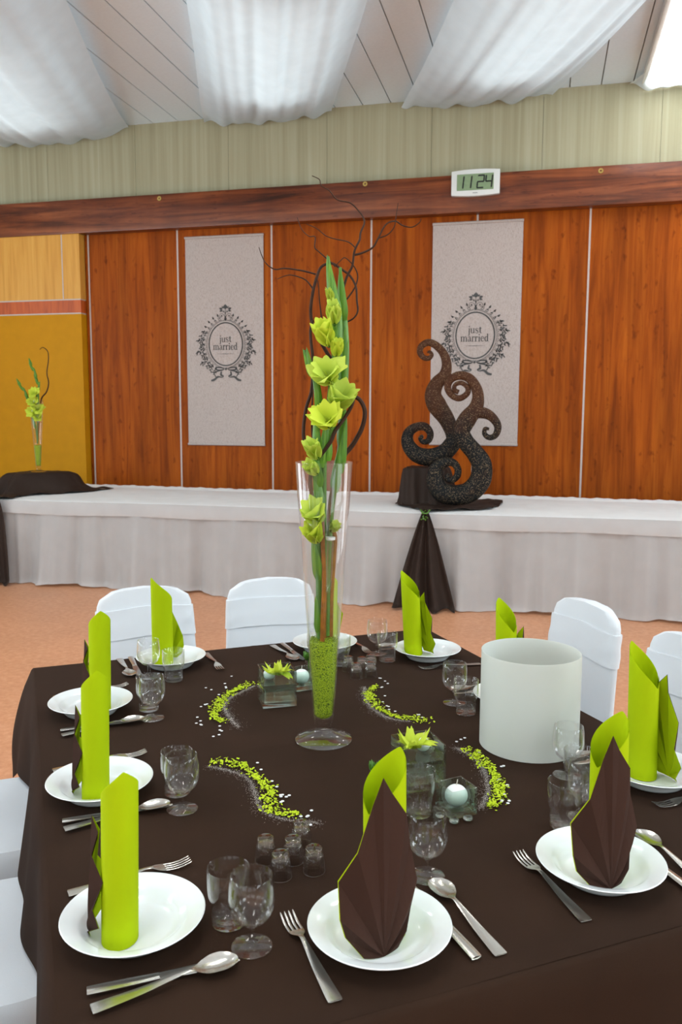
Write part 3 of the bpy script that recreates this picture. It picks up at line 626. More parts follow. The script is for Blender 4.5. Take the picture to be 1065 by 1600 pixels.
def emblem():
    mb = MB(); y = 0.0; rnd = random.Random(3)
    RX, RZ = 0.182, 0.216
    ring(mb, 0, 0, RX, RZ, 0.0125, y); ring(mb, 0, 0, RX + 0.022, RZ + 0.022, 0.004, y); ring(mb, 0, 0, RX + 0.033, RZ + 0.03, 0.0022, y)
    # lozenge finial, stem and side scrolls at the top
    for s in (1, -1):
        leafp(mb, 0, 0.352, R(90) , 0.05, 0.05, y) if s == 1 else None
        leafp(mb, s * 0.03, 0.352, R(90 - s * 75), 0.04, 0.026, y); leafp(mb, s * 0.03, 0.34, R(90 - s * 105), 0.036, 0.02, y); leafp(mb, s * 0.02, 0.36, R(90 - s * 40), 0.03, 0.014, y)
        stroke(mb, [(0, 0.26), (s * 0.02, 0.30), (s * 0.055, 0.305), (s * 0.06, 0.275), (s * 0.04, 0.27)], 0.004, y)
        stroke(mb, [(0, 0.30), (s * 0.012, 0.33), (s * 0.03, 0.335)], 0.004, y)
        disc(mb, s * 0.04, 0.285, 0.008, y); disc(mb, s * 0.022, 0.325, 0.006, y)
        # scrolls along the shoulder of the oval
        for k, a in enumerate((72, 60, 48, 36, 25)):
            ca, sa = math.cos(R(a)), math.sin(R(a)); px, pz = s * (RX + 0.04) * ca, (RZ + 0.036) * sa
            ox, oz = s * (RX + 0.085) * ca, (RZ + 0.085) * sa
            stroke(mb, [(px, pz), (px + s * 0.012 * sa, pz + 0.02), ((px + ox) / 2, (pz + oz) / 2 + 0.012), (ox, oz)], 0.0038, y)
            stroke(mb, [(px, pz), (px - s * 0.02 * sa, pz + 0.022 * ca), (px - s * 0.008 * sa + s * 0.016 * ca, pz + 0.026)], 0.0035, y)
            disc(mb, ox, oz, 0.0095, y); disc(mb, (px + ox) / 2 - s * 0.012, (pz + oz) / 2, 0.0065, y); leafp(mb, ox, oz, R(90) - s * R(90 - a), 0.022, 0.012, y)
        # leafy sprays at the sides
        for k in range(16):
            a = R(18 - 78 * k / 15); ca, sa = math.cos(a), math.sin(a)
            bx, bz = (RX + 0.036) * ca, (RZ + 0.034) * sa
            ln = (0.085 + 0.03 * math.sin(k * 1.7)) * (1 if k > 1 else .7)
            ang = a + R(28 * (-1) ** k) + R(8)
            ex, ez = bx + ln * math.cos(ang), bz + ln * math.sin(ang)
            stroke(mb, [(s * bx, bz), (s * (bx + ex) / 2, (bz + ez) / 2 + 0.004), (s * ex, ez)], 0.0032, y)
            for q in range(5):
                f = 0.25 + 0.19 * q; qx, qz = bx + (ex - bx) * f, bz + (ez - bz) * f
                la = ang + R(48) * (1 if q % 2 else -1)
                if s < 0: la2 = math.pi - la
                else: la2 = la
                leafp(mb, s * qx, qz, la2, 0.027 + 0.006 * rnd.random(), 0.0115, y)
            disc(mb, s * ex, ez, 0.006, y)
        # bow and ribbon ends under the oval
        stroke(mb, [(s * 0.015, -0.252), (s * 0.06, -0.236), (s * 0.105, -0.236), (s * 0.115, -0.252), (s * 0.07, -0.262), (s * 0.02, -0.256)], [0.006, 0.013, 0.015, 0.012, 0.014, 0.006], y)
        stroke(mb, [(s * 0.03, -0.262), (s * 0.09, -0.272), (s * 0.13, -0.285), (s * 0.16, -0.28)], [0.005, 0.013, 0.015, 0.004], y)
        stroke(mb, [(s * 0.05, -0.275), (s * 0.055, -0.31), (s * 0.03, -0.322), (s * 0.045, -0.335), (s * 0.09, -0.33), (s * 0.13, -0.36), (s * 0.165, -0.368)], [0.012, 0.022, 0.012, 0.008, 0.02, 0.024, 0.018], y)
    leafp(mb, 0, 0.268, R(-90), 0.034, 0.03, y); leafp(mb, 0, 0.232 + 0.03, R(90), 0.022, 0.02, y); stroke(mb, [(0, 0.262), (0, 0.36)], 0.005, y)
    disc(mb, 0, -0.252, 0.012, y)
    return mb
def lettering():
    mb = MB(); y = 0.0
    letters(mb, 'just', -0.067, 0.022, 0.044, y); letters(mb, 'married', -0.138, -0.056, 0.045, y)
    stroke(mb, [(-0.09, -0.096), (0, -0.098), (0.09, -0.096)], [0.001, 0.005, 0.001], y)
    return mb
EMB = emblem(); LET = lettering()
def banner(x0, x1, z0, z1, ex, ez, label):
    cx = (x0 + x1) / 2; e = empty('wall_banner', (cx, YW - 0.012, z0)); w = (x1 - x0) / 2; h = z1 - z0
    tag(e, label, 'banner', 'printed wedding banners on the wooden wall')
    def fn(s, t): return (-w + 2 * w * s, 0.0 - 0.004 * math.sin(t * math.pi) + 0.0015 * math.sin(s * 9 + t * 3), t * h)
    b = MB().grid(fn, 16, 30)
    b.add([(p[0], p[1] + 0.004, p[2]) for p in b.v], [tuple(q[::-1]) for q in b.f])
    b.build('linen_sheet', M['banner'], e)
    for z in (0, h):
        MB().tube([(-w - 0.003, -0.004, z), (w + 0.003, -0.004, z)], 0.0125, 10, 1).build('hem_rod', M['banner'], e)
    for nm, src in (('printed_frame', EMB), ('lettering', LET)):
        g = MB(); g.v = [(p[0] + ex - cx, -0.0085 + 0.0015, p[2] + ez - z0) for p in src.v]; g.f = [list(q) for q in src.f]; g.m = list(src.m)
        g.build(nm, M['print'], e, smooth=False, merge=0, recalc=False)
banner(-3.628, -2.785, 1.225, 3.322, -3.197, 2.250, 'greyish linen banner printed just married, left of the flowers, in full view')
banner(-1.086, -0.246, 1.257, 3.335, -0.667, 2.292, 'greyish linen banner printed just married behind the curly black sculpture')

# ------------------------------------------------------------------ head table along the back wall
HX0, HX1, HY0, HY1, HZ = -7.4, 5.2, 6.52, 7.93, 0.768
ht = empty('head_table', (-1.0, 7.2, 0)); tag(ht, 'long head table along the wooden wall under white cloth with gathered skirt', 'table')
def hb(mb, name, mat, **k): return mb.xf(Matrix.Translation((1.0, -7.2, 0))).build(name, mat, ht, **k)
for k in range(7):
    x0 = HX0 + 1.8 * k
    hb(MB().box(x0 + 0.01, x0 + 1.79, HY0 + 0.04, HY1 - 0.05, HZ - 0.05, HZ - 0.012), 'table_board', M['tablewood'], smooth=False)
    for (lx, ly) in ((x0 + 0.15, HY0 + 0.12), (x0 + 1.65, HY0 + 0.12), (x0 + 0.15, HY1 - 0.15), (x0 + 1.65, HY1 - 0.15)):
        hb(MB().tube([(lx, ly, HZ - 0.05), (lx, ly, 0)], 0.018, 8, 1), 'leg', M['darkmetal'])
def top_fn(s, q):
    x = HX0 + (HX1 - HX0) * s
    z = HZ + 0.004 * math.sin(x * 1.7 + q * 3) - 0.006 * math.exp(-q * 60)
    if q > 0.93: z += 0.022 * math.sin((q - 0.93) / 0.07 * math.pi) + 0.006 * math.sin(x * 41) * math.sin(x * 17)
    return (x, HY0 - 0.012 + (HY1 - HY0) * q, z)
hb(MB().grid(top_fn, 420, 40), 'top_cloth', M['whitecloth'], recalc=False)
def val_fn(s, t):
    x = HX0 + (HX1 - HX0) * s
    return (x, HY0 - 0.012 - 0.022 * math.sin(t * 1.6) + 0.004 * t * math.sin(x * 29 + 1.5 * math.sin(x * 2)), top_fn(s, 0)[2] - 0.115 * t + 0.004 * t * math.sin(x * 5))
hb(MB().grid(val_fn, 700, 8), 'valance', M['skirt'], recalc=False)
rn = random.Random(11); ph = [rn.uniform(0, 6.28) for _ in range(12)]
def skirt_y(x, q):
    g = 0.010 * math.sin(x * 31 + 1.3 * math.sin(x * 2.1)) + 0.006 * math.sin(x * 57 + ph[0])
    w = 0.046 * math.sin(x * 7.3 + ph[1] + 0.8 * math.sin(x * 1.3)) + 0.036 * math.sin(x * 15.1 + ph[2] + q * 0.9) + 0.020 * math.sin(x * 27 + ph[3]) + 0.011 * math.sin(x * 49 + ph[4])
    return HY0 - 0.006 * (1 - q) - 0.045 * q + 0.6 * g * (1 - q) ** 1.5 + w * q ** 0.8 * 0.9 - 0.03 * max(0, q - 0.93) * 14 * (0.6 + 0.4 * math.sin(x * 9 + ph[5]))
def skirt_fn(s, t):
    x = HX0 + (HX1 - HX0) * s; z = (HZ - 0.012) * (1 - t)
    y = skirt_y(x, t)
    z = max(z, 0.004 + 0.012 * (1 + math.sin(x * 6 + ph[6])) * (t > 0.97))
    return (x + 0.02 * t * math.sin(x * 4.2 + ph[7]), min(y, HY0 + 0.045), z)
hb(MB().grid(skirt_fn, 900, 26), 'gathered_skirt', M['skirt'], recalc=False)
for (x0, x1, z1) in ((-4.0, -3.5, 0.52), (-3.35, -1.7, 0.44), (-1.45, -0.3, 0.62), (-0.1, 0.7, 0.58), (0.9, 2.4, 0.6)):
    hb(MB().box(x0, x1, 6.63, 6.67, 0.0, z1), 'stored_board', M['tablewood'], smooth=False)

# ------------------------------------------------------------------ dark brown cloths on the head table
def drape_cone(kx, kz, x0, x1, label, folds=4, ph=0.3, yk=6.49, pw=0.85):
    def fn(s, t):
        xb = x0 + (x1 - x0) * s
        x = kx + (xb - kx) * (0.055 + 0.945 * t ** pw)
        q = t ** 1.1
        y = yk - 0.03 - 0.05 * q - 0.045 * (0.25 + q) * math.sin(s * math.pi * 2 * folds + ph + 0.8 * math.sin(t * 3)) * (0.3 + 0.7 * math.sin(s * math.pi)) - 0.05 * math.sin(s * math.pi) * q
        z = kz * (1 - t)
        if t > 0.95: y -= 0.03 * (t - 0.95) / 0.05 * (1 + math.sin(s * 21)); 
        return (x, y, max(z, 0.006 + 0.01 * (1 + math.sin(s * 17)) * (t > .97)))
    o = MB().grid(fn, 90, 46).build('brown_runner', M['darkbrown'], recalc=False)
    return tag(o, label, 'cloth runner', 'brown cloth runners hanging from the head table')
drape_cone(-0.890, 0.800, -1.14, -0.63, 'dark brown cloth runner flaring to the floor below the curly sculpture', 3, 0.3, yk=6.475)
drape_cone(-4.80, 0.80, -5.35, -4.62, 'dark brown cloth runner hanging to the floor at the left picture edge', 5, 1.1, yk=6.475, pw=0.35)
t_ = empty('cloth_tie', (-0.89, 6.435, 0.775)); tag(t_, 'small green leafy tie gathering the brown cloth at the table edge', 'tie')
mb = MB(); mb.tube([(-0.035, 0.01, 0.02), (-0.02, -0.018, 0.0), (0, -0.026, -0.003), (0.02, -0.018, 0.0), (0.035, 0.01, 0.02)], 0.006, 8, 4); mb.build('cord', M['stem'], t_)
mb = MB()
for k in range(14):
    a = random.uniform(0, 6.28); p = Vector((random.uniform(-0.02, 0.02), -0.028, random.uniform(-0.06, 0.015))); d = Vector((math.cos(a), -0.5, math.sin(a))) * 0.018; n_ = Vector((-math.sin(a), 0, math.cos(a))) * 0.006
    mb.add([p, p + d * 0.5 + n_, p + d, p + d * 0.5 - n_], [(0, 1, 2, 3)])
mb.build('leaf_sprig', M['stem'], t_, recalc=False)

def sstep(a, b, x):
    t = max(0.0, min(1.0, (x - a) / (b - a))); return t * t * (3 - 2 * t)
def cloth_over(bx0, bx1, by0, by1, ztop, outline, label, soft=0.05, nu=70, nv=60, z0=HZ + 0.006, seed=0.0, edge=0.05):
    """cloth lying on the table and over a box; outline(s,t) gives x,y"""
    def h(x, y, s, t):
        x, y = x + 0.010 * math.sin(y * 37 + seed) + 0.006 * math.sin(y * 71), y + 0.020 * math.sin(x * 34 + seed) + 0.010 * math.sin(x * 63)
        ins = sstep(0.0, edge, min(s, 1 - s, t, 1 - t)) * sstep(bx0 - soft, bx0 + 0.015, x) * (1 - sstep(bx1 - 0.015, bx1 + soft * 2, x)) * sstep(by0 - soft, by0 + 0.015, y) * (1 - sstep(by1 - 0.015, by1 + soft, y))
        f = 0.010 * (1 + math.sin(x * 23 + y * 9 + seed)) + 0.008 * (1 + math.sin(y * 31 - x * 15 + seed)) 
        return z0 + f * (1 - ins) * 0.7 + (ztop - z0) * ins - 0.0 * ins
    def fn(s, t):
        x, y = outline(s, t); return (x, y, h(x, y, s, t))
    o = MB().grid(fn, nu, nv).build('brown_cloth', M['darkbrown'], recalc=False)
    md = o.modifiers.new('thickness', 'SOLIDIFY'); md.thickness = 0.004; md.offset = 1
    return tag(o, label, 'cloth', 'brown cloths laid over boxes on the head table')
def out_c(s, t):
    # t = 0 back, 1 front; the front corners are gathered into the knot at the table edge
    xl = -1.22 + 0.02 * math.sin(t * 9); xr = -0.36 + 0.03 * math.sin(t * 7)
    g = sstep(0.42, 0.97, t)
    xl = xl + (-0.93 - xl) * g; xr = xr + (-0.85 - xr) * sstep(0.62, 0.97, t)
    return (xl + (xr - xl) * s, 7.50 - t * 1.025 - 0.0 * s)
cloth_over(-1.16, -0.80, 6.98, 7.34, 1.090, out_c, 'dark brown cloth draped over a box beneath the curly sculpture')
def out_l(s, t):
    a = -5.45 + 0.02 * math.sin(t * 8); b = -4.25 - 0.45 * sstep(0.1, 0.85, t) - 0.03 * math.sin(t * 11)
    return (a + (b - a) * s, 7.62 - t * 1.12)
cloth_over(-4.98, -4.60, 6.9, 7.35, 0.972, out_l, 'dark brown cloth heaped under the small distant flower vase', soft=0.24, seed=1.7, edge=0.24)

# ------------------------------------------------------------------ curly glitter sculpture (two interlocking pieces)
def sculpt(parts, y, label, name, flat=0.72):
    e = empty(name, (0, 0, 0)); tag(e, label, 'sculpture', 'two pieces of the curly sculpture')
    for pn, P in parts:
        MB().tube([(p[0], y, p[1]) for p in P], [p[2] for p in P], 18, 6, flat).build(pn, M['glitter'], e)
    return e
sculpt((('lower_curl', SCULPT_L1), ('upper_curl', SCULPT_L2)), 7.12, 'black to brown glitter curl sculpture standing on the cloth covered box', 'curl_sculpture')
sculpt((('body_curl', SCULPT_R1), ('side_curl', SCULPT_R2)), 6.80, 'black to brown glitter curl sculpture with three scrolls standing on the table', 'curl_sculpture')

# ------------------------------------------------------------------ vases with gladioli and willow
T_W = Vector((0.8194, 0.5733, 0)); T_U = Vector((-0.5733, 0.8194, 0)); TA = math.atan2(0.5733, 0.8194); ZT = 0.745
def T(w, u, z=ZT): return Vector((T_W.x * w + T_U.x * u, T_W.y * w + T_U.y * u, z))

VASE_PROF = [(0.0, 0.0), (0.066, 0.0), (0.0705, 0.003), (0.069, 0.006), (0.05, 0.0115), (0.03, 0.0185), (0.0228, 0.026), (0.0212, 0.036), (0.0222, 0.047), (0.0250, 0.058),
             (0.0468, 0.372), (0.0686, 0.688), (0.0674, 0.6905), (0.0660, 0.688), (0.0444, 0.372), (0.0228, 0.066), (0.0175, 0.0595), (0.009, 0.0575), (0.0, 0.057)]
def vase_at(loc, label):
    o = MB().lathe(VASE_PROF, 56).build('trumpet_vase', M['glass'], loc=loc, angle=50); tag(o, label, 'vase', 'tall trumpet vases with gladioli')
    r = lambda z: 0.0228 + (z - 0.066) * (0.0660 - 0.0228) / 0.622 - 0.0006
    prof = [(0.0, 0.0588), (0.009, 0.0590), (0.017, 0.0612), (r(0.067), 0.0675)] + [(r(0.067 + k * 0.0185), 0.067 + k * 0.0185) for k in range(1, 11)] + [(r(0.252) - 0.002, 0.2545), (0.02, 0.257), (0.0, 0.256)]
    g = MB().lathe(prof, 40)
    rr = random.Random(5)
    for k in range(260):
        a = rr.uniform(0, 6.28); q = 0.034 * math.sqrt(rr.random()); g.sphere((q * math.cos(a), q * math.sin(a), 0.2565 + rr.uniform(0, 0.002)), 0.0017, 6, 4)
    g = g.build('granulate', M['gravel'], loc=loc); tag(g, 'lime green granulate filling the bottom of the ' + ('tall vase on the brown table' if loc[1] < 5 else 'distant vase'), 'granulate', kind='stuff')
    return o
VB = T(0.675, 1.85)
vase_at(VB, 'tall clear glass trumpet vase in the middle of the brown table')
VM = Matrix(((VASE_AX[0], -VASE_AX[1], 0, VB.x), (VASE_AX[1], VASE_AX[0], 0, VB.y), (0, 0, 1, VB.z), (0, 0, 0, 1)))
VROT = math.atan2(VASE_AX[1], VASE_AX[0])

def leaf_mesh(b, t, w, bulge=None, side=0.0, nrm=Vector((0, -1, 0))):
    b = Vector(b); t = Vector(t); d = t - b; L = d.length; d = d / L
    nn = (nrm + Vector((side, 0, 0))); nn = (nn - d * nn.dot(d)).normalized(); sd = d.cross(nn).normalized()
    bulge = w * 0.35 if bulge is None else bulge
    mb = MB()
    for sg in (1, -0.25):
        def fn(s, v):
            vv = 2 * v - 1
            pr = (min(1, (s + 0.12) * 3.2)) ** 0.6 * (1 - s) ** 0.65 * 1.12
            off = sg * bulge * (1 - vv * vv) * pr + 0.10 * w * math.sin(s * 3)
            return b + d * (L * s) + sd * (vv * w * 0.5 * pr) + nn * off
        mb.grid(fn, 12, 6)
    return mb
def petal_mesh(axis, up, base, L, W, az, opn, k, ruf=0.08):
    axis = axis.normalized(); r0 = (up - axis * up.dot(axis)).normalized(); r1 = axis.cross(r0)
    rad = r0 * math.cos(az) + r1 * math.sin(az); lat = axis.cross(rad)
    def fn(s, v):
        vv = 2 * v - 1
        pr = math.sin(math.pi * (0.06 + 0.70 * s ** 0.85)) ** 0.7
        along = L * (s - 0.42 * opn * s * s * s)
        out = L * (0.10 * s + (0.62 * opn + 0.06) * s * s)
        cup = 0.22 * L * vv * vv * pr * (1 - 0.6 * opn * s)
        rf = ruf * L * s * s * math.sin(vv * 5.5 + k * 2.1) * (0.4 + 0.6 * abs(vv))
        tip = 0.13 * L * (1 - vv * vv) * s ** 4
        return base + axis * (along + tip + cup * 0.4 + rf) + rad * (out - cup * 0.6 + rf * 0.7) + lat * (vv * W * 0.5 * pr)
    return MB().grid(fn, 10, 12)
def flower(parent, base, center, size, opn, mat, yoff, seed):
    base = Vector((base[0], yoff, base[1])); center = Vector((center[0], yoff, center[1]))
    d = (center - base); L = max(size * 0.95, d.length * 1.12); opn = opn * 0.82
    axis = d.normalized() * 1.0 + Vector((0, -0.55 - 0.75 * opn, 0.05)); axis.normalize()
    rnd = random.Random(seed)
    base2 = base + Vector((0, -0.004, 0))
    fl_ = MB().tube([base, base2 + axis * L * 0.16], [0.0035, 0.0075], 8, 2).build('flower', M['stem'], parent)
    for k in range(6):
        ring_ = k % 2
        petal_mesh(axis, Vector((0, 0, 1)), base2 + axis * (L * 0.06), L * rnd.uniform(0.86, 1.08), L * (0.70 + 0.25 * opn), k * math.pi / 3 + rnd.uniform(-0.15, 0.15), opn * rnd.uniform(0.45, 1.25) * (1.0 if ring_ else 0.7), k + seed, 0.11).build('petal', mat, fl_, recalc=False)
    if opn > 0.5:
        mb = MB()
        for k in range(3):
            a = k * 2.1; q = base2 + axis * (L * 0.55) + Vector((math.cos(a) * 0.006, 0, math.sin(a) * 0.006)); mb.tube([base2 + axis * L * 0.1, q], [0.0008, 0.0012], 6, 1)
        mb.build('stamen', M['petal2'], fl_)
    return fl_

def to3(P, yo, amp=0.0, f=0.9, ph=0.0): return [(p[0], yo + amp * math.sin(i * f + ph) * min(1, i / 3), p[1]) for i, p in enumerate(P)]
YO = {'A': -0.008, 'B': 0.016, 'C': -0.012}
STK = {}
for key, P, lab in (('A', ST_A, 'tallest green gladiolus stalk in the tall vase with opening lime flowers'), ('B', ST_B, 'green gladiolus stalk at the right of the bunch with one lime flower turned right'), ('C', ST_C, 'green gladiolus stalk at the left of the bunch with lime flowers down inside the vase')):
    e = empty('gladiolus', VB, VROT); tag(e, lab, 'flower', 'gladioli in the tall vase'); STK[key] = e
    n = len(P)
    yb = {'A': 0.004, 'B': 0.012, 'C': -0.012}[key]
    pts = []
    for i, p in enumerate(P):
        f = min(1, i / 5); pts.append((p[0], yb * (1 - f) + YO[key] * f, p[1]))
    MB().tube(pts, [0.0088 - 0.0052 * i / (n - 1) for i in range(n)], 10, 5).build('stem', M['stem'], e)
for i, (k, b, t, w) in enumerate(SHEATH):
    s = 1 if i % 2 else -1
    yb = YO[k] - 0.004
    leaf_mesh((b[0], yb, b[1]), (t[0], yb - 0.006 * (1 if i % 3 else -1), t[1]), w * 1.2, bulge=w * 0.26, side=0.35 * s).build('sheath_leaf', M['leaf'], STK[k])
for i, (k, b, c, sz, op) in enumerate(FLOWERS):
    flower(STK[k], b, c, sz, op, M['petal'] if i % 3 else M['petal2'], YO[k] - 0.012, i * 13 + 3)

def branch(label, main, twigs, r0, r1, yo, amp, loc, rot, matl=('willow', 'willow2'), ph=0.0):
    e = empty('willow_branch', loc, rot); tag(e, label, 'branch', 'corkscrew willow in the tall vase' if loc[1] < 5 else None)
    n = len(main)
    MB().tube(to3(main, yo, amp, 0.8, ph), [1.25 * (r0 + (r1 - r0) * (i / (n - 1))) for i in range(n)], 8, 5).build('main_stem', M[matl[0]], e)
    for (tw, ra, yy) in twigs:
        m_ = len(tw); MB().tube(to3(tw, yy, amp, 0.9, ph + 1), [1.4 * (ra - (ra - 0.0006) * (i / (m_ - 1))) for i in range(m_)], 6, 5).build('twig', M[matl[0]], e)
    return e
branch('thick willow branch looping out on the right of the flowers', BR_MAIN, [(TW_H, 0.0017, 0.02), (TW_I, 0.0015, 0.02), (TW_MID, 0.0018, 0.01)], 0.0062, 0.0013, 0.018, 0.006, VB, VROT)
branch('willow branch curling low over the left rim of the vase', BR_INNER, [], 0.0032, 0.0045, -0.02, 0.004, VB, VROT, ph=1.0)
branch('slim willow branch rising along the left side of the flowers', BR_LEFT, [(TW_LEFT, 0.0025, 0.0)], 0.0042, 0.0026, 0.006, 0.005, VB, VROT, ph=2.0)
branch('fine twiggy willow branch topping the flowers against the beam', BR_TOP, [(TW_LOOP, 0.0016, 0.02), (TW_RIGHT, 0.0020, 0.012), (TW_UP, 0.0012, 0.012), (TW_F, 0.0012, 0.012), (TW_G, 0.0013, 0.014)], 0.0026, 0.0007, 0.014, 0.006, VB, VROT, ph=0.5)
vi = empty('water_vial', VB, VROT); tag(vi, 'clear florist water vial with white cap hanging inside the tall vase', 'vial')
a, b = VIAL; d = Vector((b[0] - a[0], 0, b[1] - a[1])); yv = -0.024
tube_p = [(0.0, 0.0), (0.0075, 0.0), (0.0078, 0.03), (0.007, 0.10), (0.004, 0.13), (0.0, 0.137), ]
Mv = Matrix.Translation((a[0], yv, a[1])) @ d.to_track_quat('Z', 'Y').to_matrix().to_4x4()
MB().lathe([(0.0072, 0.0), (0.0078, 0.0), (0.0076, 0.06), (0.0066, 0.115), (0.004, 0.133), (0.0, 0.137), (0.0, 0.1355), (0.0034, 0.1315), (0.0059, 0.114), (0.0069, 0.06), (0.0070, 0.0)], 20).xf(Mv).build('tube', M['glass'], vi)
MB().lathe([(0.003, -0.002), (0.0115, -0.002), (0.0115, 0.004), (0.0085, 0.006), (0.0085, 0.0045), (0.003, 0.004)], 20).xf(Mv).build('cap', M['plastic'], vi)

# the distant vase at the left end of the head table
V2 = Vector((-4.75, 7.08, 0.976)); R2 = R(20)
vase_at(V2, 'distant clear trumpet vase on the heaped brown cloth by the ochre wall')
k2 = 0.0062
def q2(P, ox=0.0): return [((x - 58) * k2 + ox, (738 - y) * k2) for x, y in P]
for P, lab in ((q2([(58, 694), (56, 670), (50, 632), (41, 612), (31, 597)]), 'short gladiolus leaning left in the distant vase'), (q2([(58, 694), (59, 660), (61, 625), (63, 603), (57, 582), (50, 566)]), 'taller gladiolus leaning upright in the distant vase')):
    e = empty('gladiolus', V2, R2); tag(e, lab, 'flower', 'gladioli in the distant vase')
    MB().tube([(p[0], 0.0, p[1]) for p in P], [0.007, 0.006, 0.006, 0.005, 0.004, 0.003][:len(P)], 8, 4).build('stem', M['stem'], e)
    for i in range(1, len(P)):
        b = P[i - 1]; t = P[i]
        for s in (0, 0.5):
            c0 = (b[0] + (t[0] - b[0]) * s, -0.006, b[1] + (t[1] - b[1]) * s); c1 = (b[0] + (t[0] - b[0]) * (s + 0.75) + (0.012 if s else -0.012), -0.01, b[1] + (t[1] - b[1]) * (s + 0.75))
            if c0[2] > 0.42: leaf_mesh(c0, c1, 0.03).build('sheath_leaf', M['leaf'], e)
    if 'upright' in lab:
        for i, (x, y) in enumerate(((55, 640), (59, 648), (57, 626), (61, 636), (58, 612))): flower(e, ((x - 58) * k2, (738 - y - 8) * k2), ((x - 58) * k2 + (0.03 if i % 2 else -0.03), (738 - y + 3) * k2), 0.075, 1.25, M['petal2'], -0.01, i + 40)
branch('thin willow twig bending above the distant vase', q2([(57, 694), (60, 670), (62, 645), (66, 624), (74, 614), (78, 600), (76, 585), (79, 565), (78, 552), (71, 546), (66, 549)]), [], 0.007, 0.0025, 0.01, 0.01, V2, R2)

# ------------------------------------------------------------------ the dining table and its brown cloth
TW0, TW1, TU0, TU1 = 0.012, 1.408, 0.940, 2.728
for (a, b, lab) in ((TW0 + 0.008, 0.706, 'folding table under the left half of the brown cloth'), (0.714, TW1 - 0.008, 'folding table under the right half of the brown cloth')):
    e = empty('folding_table', T((a + b) / 2, (TU0 + TU1) / 2, 0), TA); tag(e, lab, 'table', 'tables under the brown cloth')
    w_, u_ = (b - a) / 2, (TU1 - TU0) / 2 - 0.008
    MB().box(-w_, w_, -u_, u_, ZT - 0.030, ZT - 0.004).build('tabletop', M['tablewood'], e, smooth=False)
    for sx in (-1, 1):
        for sy in (-1, 1): MB().tube([(sx * (w_ - 0.08), sy * (u_ - 0.15), ZT - 0.03), (sx * (w_ - 0.05), sy * (u_ - 0.1), 0)], 0.014, 8, 1).build('leg', M['darkmetal'], e)

def tablecloth():
    mb = MB(); rc = 0.016
    cw, cu = (TW0 + TW1) / 2, (TU0 + TU1) / 2; hw, hu = (TW1 - TW0) / 2, (TU1 - TU0) / 2
    def zt(w, u):
        return ZT + 0.0010 * math.exp(-((w - 0.735) / 0.007) ** 2) + 0.0007 * math.exp(-((u - 1.30) / 0.007) ** 2) + 0.0007 * math.exp(-((u - 1.86) / 0.007) ** 2) + 0.0005 * math.sin(w * 9 + u * 4) * math.sin(u * 7 - w * 3)
    nw, nu = 120, 150
    def top(s, t):
        w = TW0 + rc * 0.3 + (TW1 - TW0 - rc * 0.6) * s; u = TU0 + rc * 0.3 + (TU1 - TU0 - rc * 0.6) * t
        p = T(w, u, zt(w, u) - 0.0012); return p
    mb.grid(top, nw, nu)
    # perimeter walk
    per = []
    def side(p, q, n):
        for i in range(n): f = i / n; per.append((p[0] + (q[0] - p[0]) * f, p[1] + (q[1] - p[1]) * f))
    c = [(TW0, TU0), (TW1, TU0), (TW1, TU1), (TW0, TU1)]
    side(c[0], c[1], 110); side(c[1], c[2], 140); side(c[2], c[3], 110); side(c[3], c[0], 140)
    n = len(per); K = 16; V = []; F = []
    for i, (w, u) in enumerate(per):
        dxe = min(abs(w - TW0), abs(w - TW1)); dye = min(abs(u - TU0), abs(u - TU1)); dc = dxe + dye
        co = math.exp(-(dc / 0.11) ** 2)
        # outward direction, turned diagonal at the corners
        ow = (-1 if w < cw else 1) * math.exp(-(dxe / 0.05) ** 2); ou = (-1 if u < cu else 1) * math.exp(-(dye / 0.05) ** 2)
        l = math.hypot(ow, ou); ow /= l; ou /= l
        a = i * 0.32
        for k in range(K + 1):
            f = k / K; drop = (0.255 + 0.11 * co)
            z = ZT - 0.001 - drop * f
            off = 0.002 + 0.010 * min(1, f * 8) + f * (0.022 + 0.017 * math.sin(a * 0.33 + 0.5 * math.sin(a * 0.11)) + 0.008 * math.sin(a * 0.9)) * (1 - co) + co * 0.075 * math.sin(min(1, f * 1.15) * 1.75)
            if k == 0: off = -0.014; z = ZT - 0.0022
            if k == 1: off = -0.002; z = ZT - 0.0020
            if k == 2: off = 0.006; z = ZT - 0.009
            V.append(T(w + ow * off, u + ou * off, z))
    for i in range(n):
        j = (i + 1) % n
        for k in range(K): F.append((i * (K + 1) + k, i * (K + 1) + k + 1, j * (K + 1) + k + 1, j * (K + 1) + k))
    mb.add(V, F)
    o = mb.build('tablecloth', M['brown'], angle=80)
    return tag(o, 'dark brown tablecloth with ironed creases covering the dining table in front', 'tablecloth')
tablecloth()

